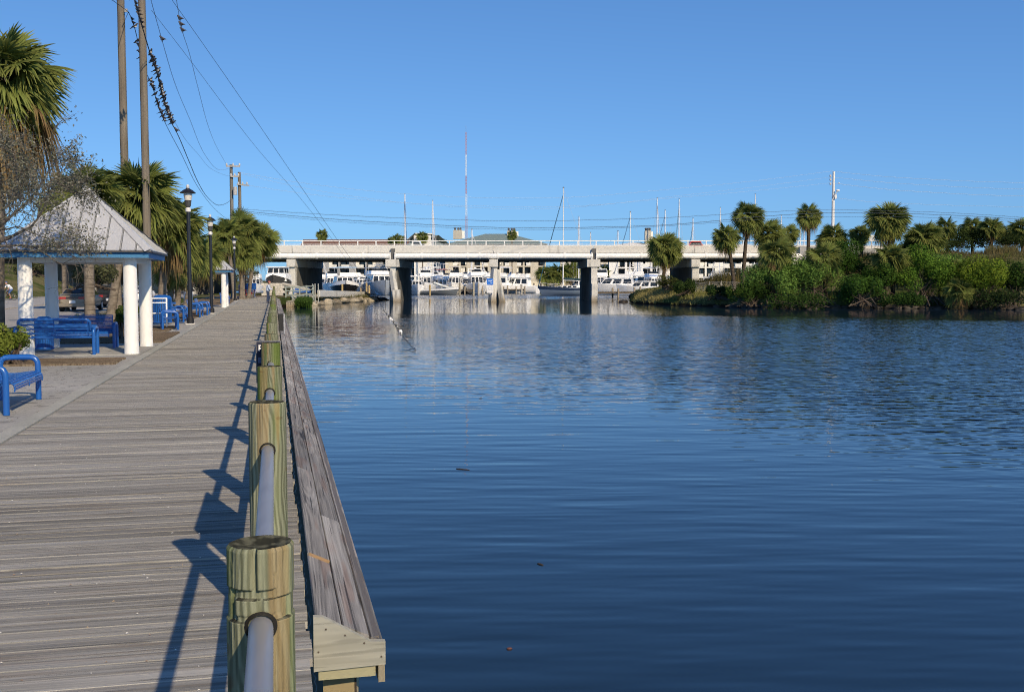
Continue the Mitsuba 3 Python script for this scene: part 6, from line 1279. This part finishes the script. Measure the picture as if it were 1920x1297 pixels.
# ---------------------------------------------------------------- parked cars
def car(label, M, col, L=4.6, Wd=1.76, H=1.34, suv=False):
    k = thing('parked_car', label, 'car', 'cars parked beside the road'); S = []
    st = [(-L / 2, .62, .50, .80), (-L / 2 + .06, .76, .34, .92), (-L / 2 + .5, .86, .28, .98), (-L * .2, .88, .24, .96), (0, .88, .24, .94), (L * .2, .88, .24, .92), (L * .36, .86, .26, .84), (L / 2 - .15, .78, .30, .72), (L / 2, .60, .42, .60)]
    for x, hw, zb, zt in st:
        hw *= Wd / 1.76; half = [(hw * .80, zb), (hw * .97, zb + .10), (hw, zb + (zt - zb) * .5), (hw * .96, zt - .08), (hw * .84, zt)]
        S.append([(x, -a, b) for a, b in half[::-1]][::-1] + [(x, a, b) for a, b in half[::-1]])
    S = [[(p[0], p[1], p[2]) for p in s] for s in S]
    body = MB().loft(np.array(S), col, M, True); body.flat(np.array(S[0]), [[0, i + 1, i] for i in range(1, 9)], col, M).flat(np.array(S[-1]), [[0, i, i + 1] for i in range(1, 9)], col, M)
    part(k, 'body', body, 'gloss'); x0, x1 = -L * (.46 if suv else .38), L * .24; b = Wd * .46
    cab = MB(); house(cab, x0, x1, b, b, .90, H, fr=.75, bk=.22 if suv else .80, col=col, M=M, narrow=.80); part(k, 'cabin', cab, 'gloss')
    bk = .22 if suv else .80
    q = [(x0 - .01, -b * .92, .93), (x0 - .01, b * .92, .93), (x0 + bk * .85 - .02, b * .76, H - .05), (x0 + bk * .85 - .02, -b * .76, H - .05)]; part(k, 'rear_window', MB().flat([(p[0] - .012, p[1], p[2] + .012) for p in q], [[0, 1, 2, 3]], GLS, M), 'dark_glass')
    q = [(x1, -b * .92, .93), (x1, b * .92, .93), (x1 - .64, b * .76, H - .05), (x1 - .64, -b * .76, H - .05)]; part(k, 'windscreen', MB().flat([(p[0] + .02, p[1], p[2] + .01) for p in q], [[0, 1, 2, 3]], GLS, M), 'dark_glass')
    for s in (-1, 1):
        part(k, 'side_window', MB().flat([(x0 + .35, s * (b * .985 + .012), .95), (x1 - .12, s * (b * .985 + .012), .95), (x1 - .72, s * (b * .82 + .012), H - .06), (x0 + bk + .05, s * (b * .82 + .012), H - .06)], [[0, 1, 2, 3]], GLS, M), 'dark_glass')
        part(k, 'tail_lamp', MB().box((-L / 2 + .05, s * Wd * .31, .80), (.12, Wd * .24, .13), (.30, .02, .02), 0, M), 'gloss')
        for x in (-L * .31, L * .31):
            wh = part(k, 'wheel', MB().tube([(x, s * (Wd / 2 - .20), .31), (x, s * (Wd / 2 - .01), .31)], .31, (.02, .02, .02), 18, True, M), 'paint'); part(wh, 'rim', MB().tube([(x, s * (Wd / 2 - .05), .31), (x, s * (Wd / 2 + .002), .31)], .19, (.45, .45, .46), 14, True, M), 'gloss')
    part(k, 'trim_strip', MB().box((-L / 2 + .03, 0, .80), (.10, Wd * .38, .11), (.05, .03, .03), 0, M), 'gloss')
    part(k, 'number_plate', MB().box((-L / 2 - .015, 0, .58), (.03, .34, .16), (.74, .74, .74), 0, M), 'paint'); part(k, 'bumper', MB().box((-L / 2 + .08, 0, .40), (.24, Wd * .93, .20), np.array(col) * .85, 0, M), 'gloss')
    part(k, 'spoiler', MB().box((-L / 2 + .25, 0, 1.02), (.25, Wd * .8, .04), col, 0, M), 'gloss')
car('tan metallic saloon car seen from behind between the pavilion columns', placeW(-11.3, 66.5, -.01, math.pi / 2 - .05), (.23, .20, .155))
car('dark car parked ahead of the tan saloon', placeW(-10.6, 74.5, -.01, math.pi / 2), (.02, .022, .025), 4.6, 1.8, 1.5, True)
car('white car far down the road seen past the palm trunks', placeW(-10.8, 92, -.01, math.pi / 2), (.70, .70, .70))
# dry leaves and debris scattered on the planks
litter = MB()
for q in range(300):
    w = 4.6 + 40 * random.random() ** 2.0; s = random.uniform(-2.85, -.1); L = random.uniform(.004, .010); az = random.uniform(-.5, .5) + (0 if q % 3 else 1.2); col = random.choice(((.62, .60, .54), (.50, .38, .24), (.36, .24, .14), (.70, .69, .66)))
    litter.flat([(-L, 0, .002), (0, -L * .35, .006), (L, 0, .003), (0, L * .35, .008)], [[0, 1, 2, 3]], col, placeW(s, w, .003, az))
for q in range(300):
    w = 9 + 20 * random.random(); s = random.uniform(-5.6, -3.1); L = random.uniform(.008, .022); az = random.uniform(0, 6); col = random.choice(((.20, .13, .07), (.12, .08, .05), (.30, .22, .13)))
    litter.flat([(-L, 0, .004), (0, -L * .4, .010), (L, 0, .005), (0, L * .4, .012)], [[0, 1, 2, 3]], col, placeW(s, w, -.002, az))
struct('leaf_litter', litter, 'dry leaf scraps scattered over the planks and the path', 'paint', kind='stuff')
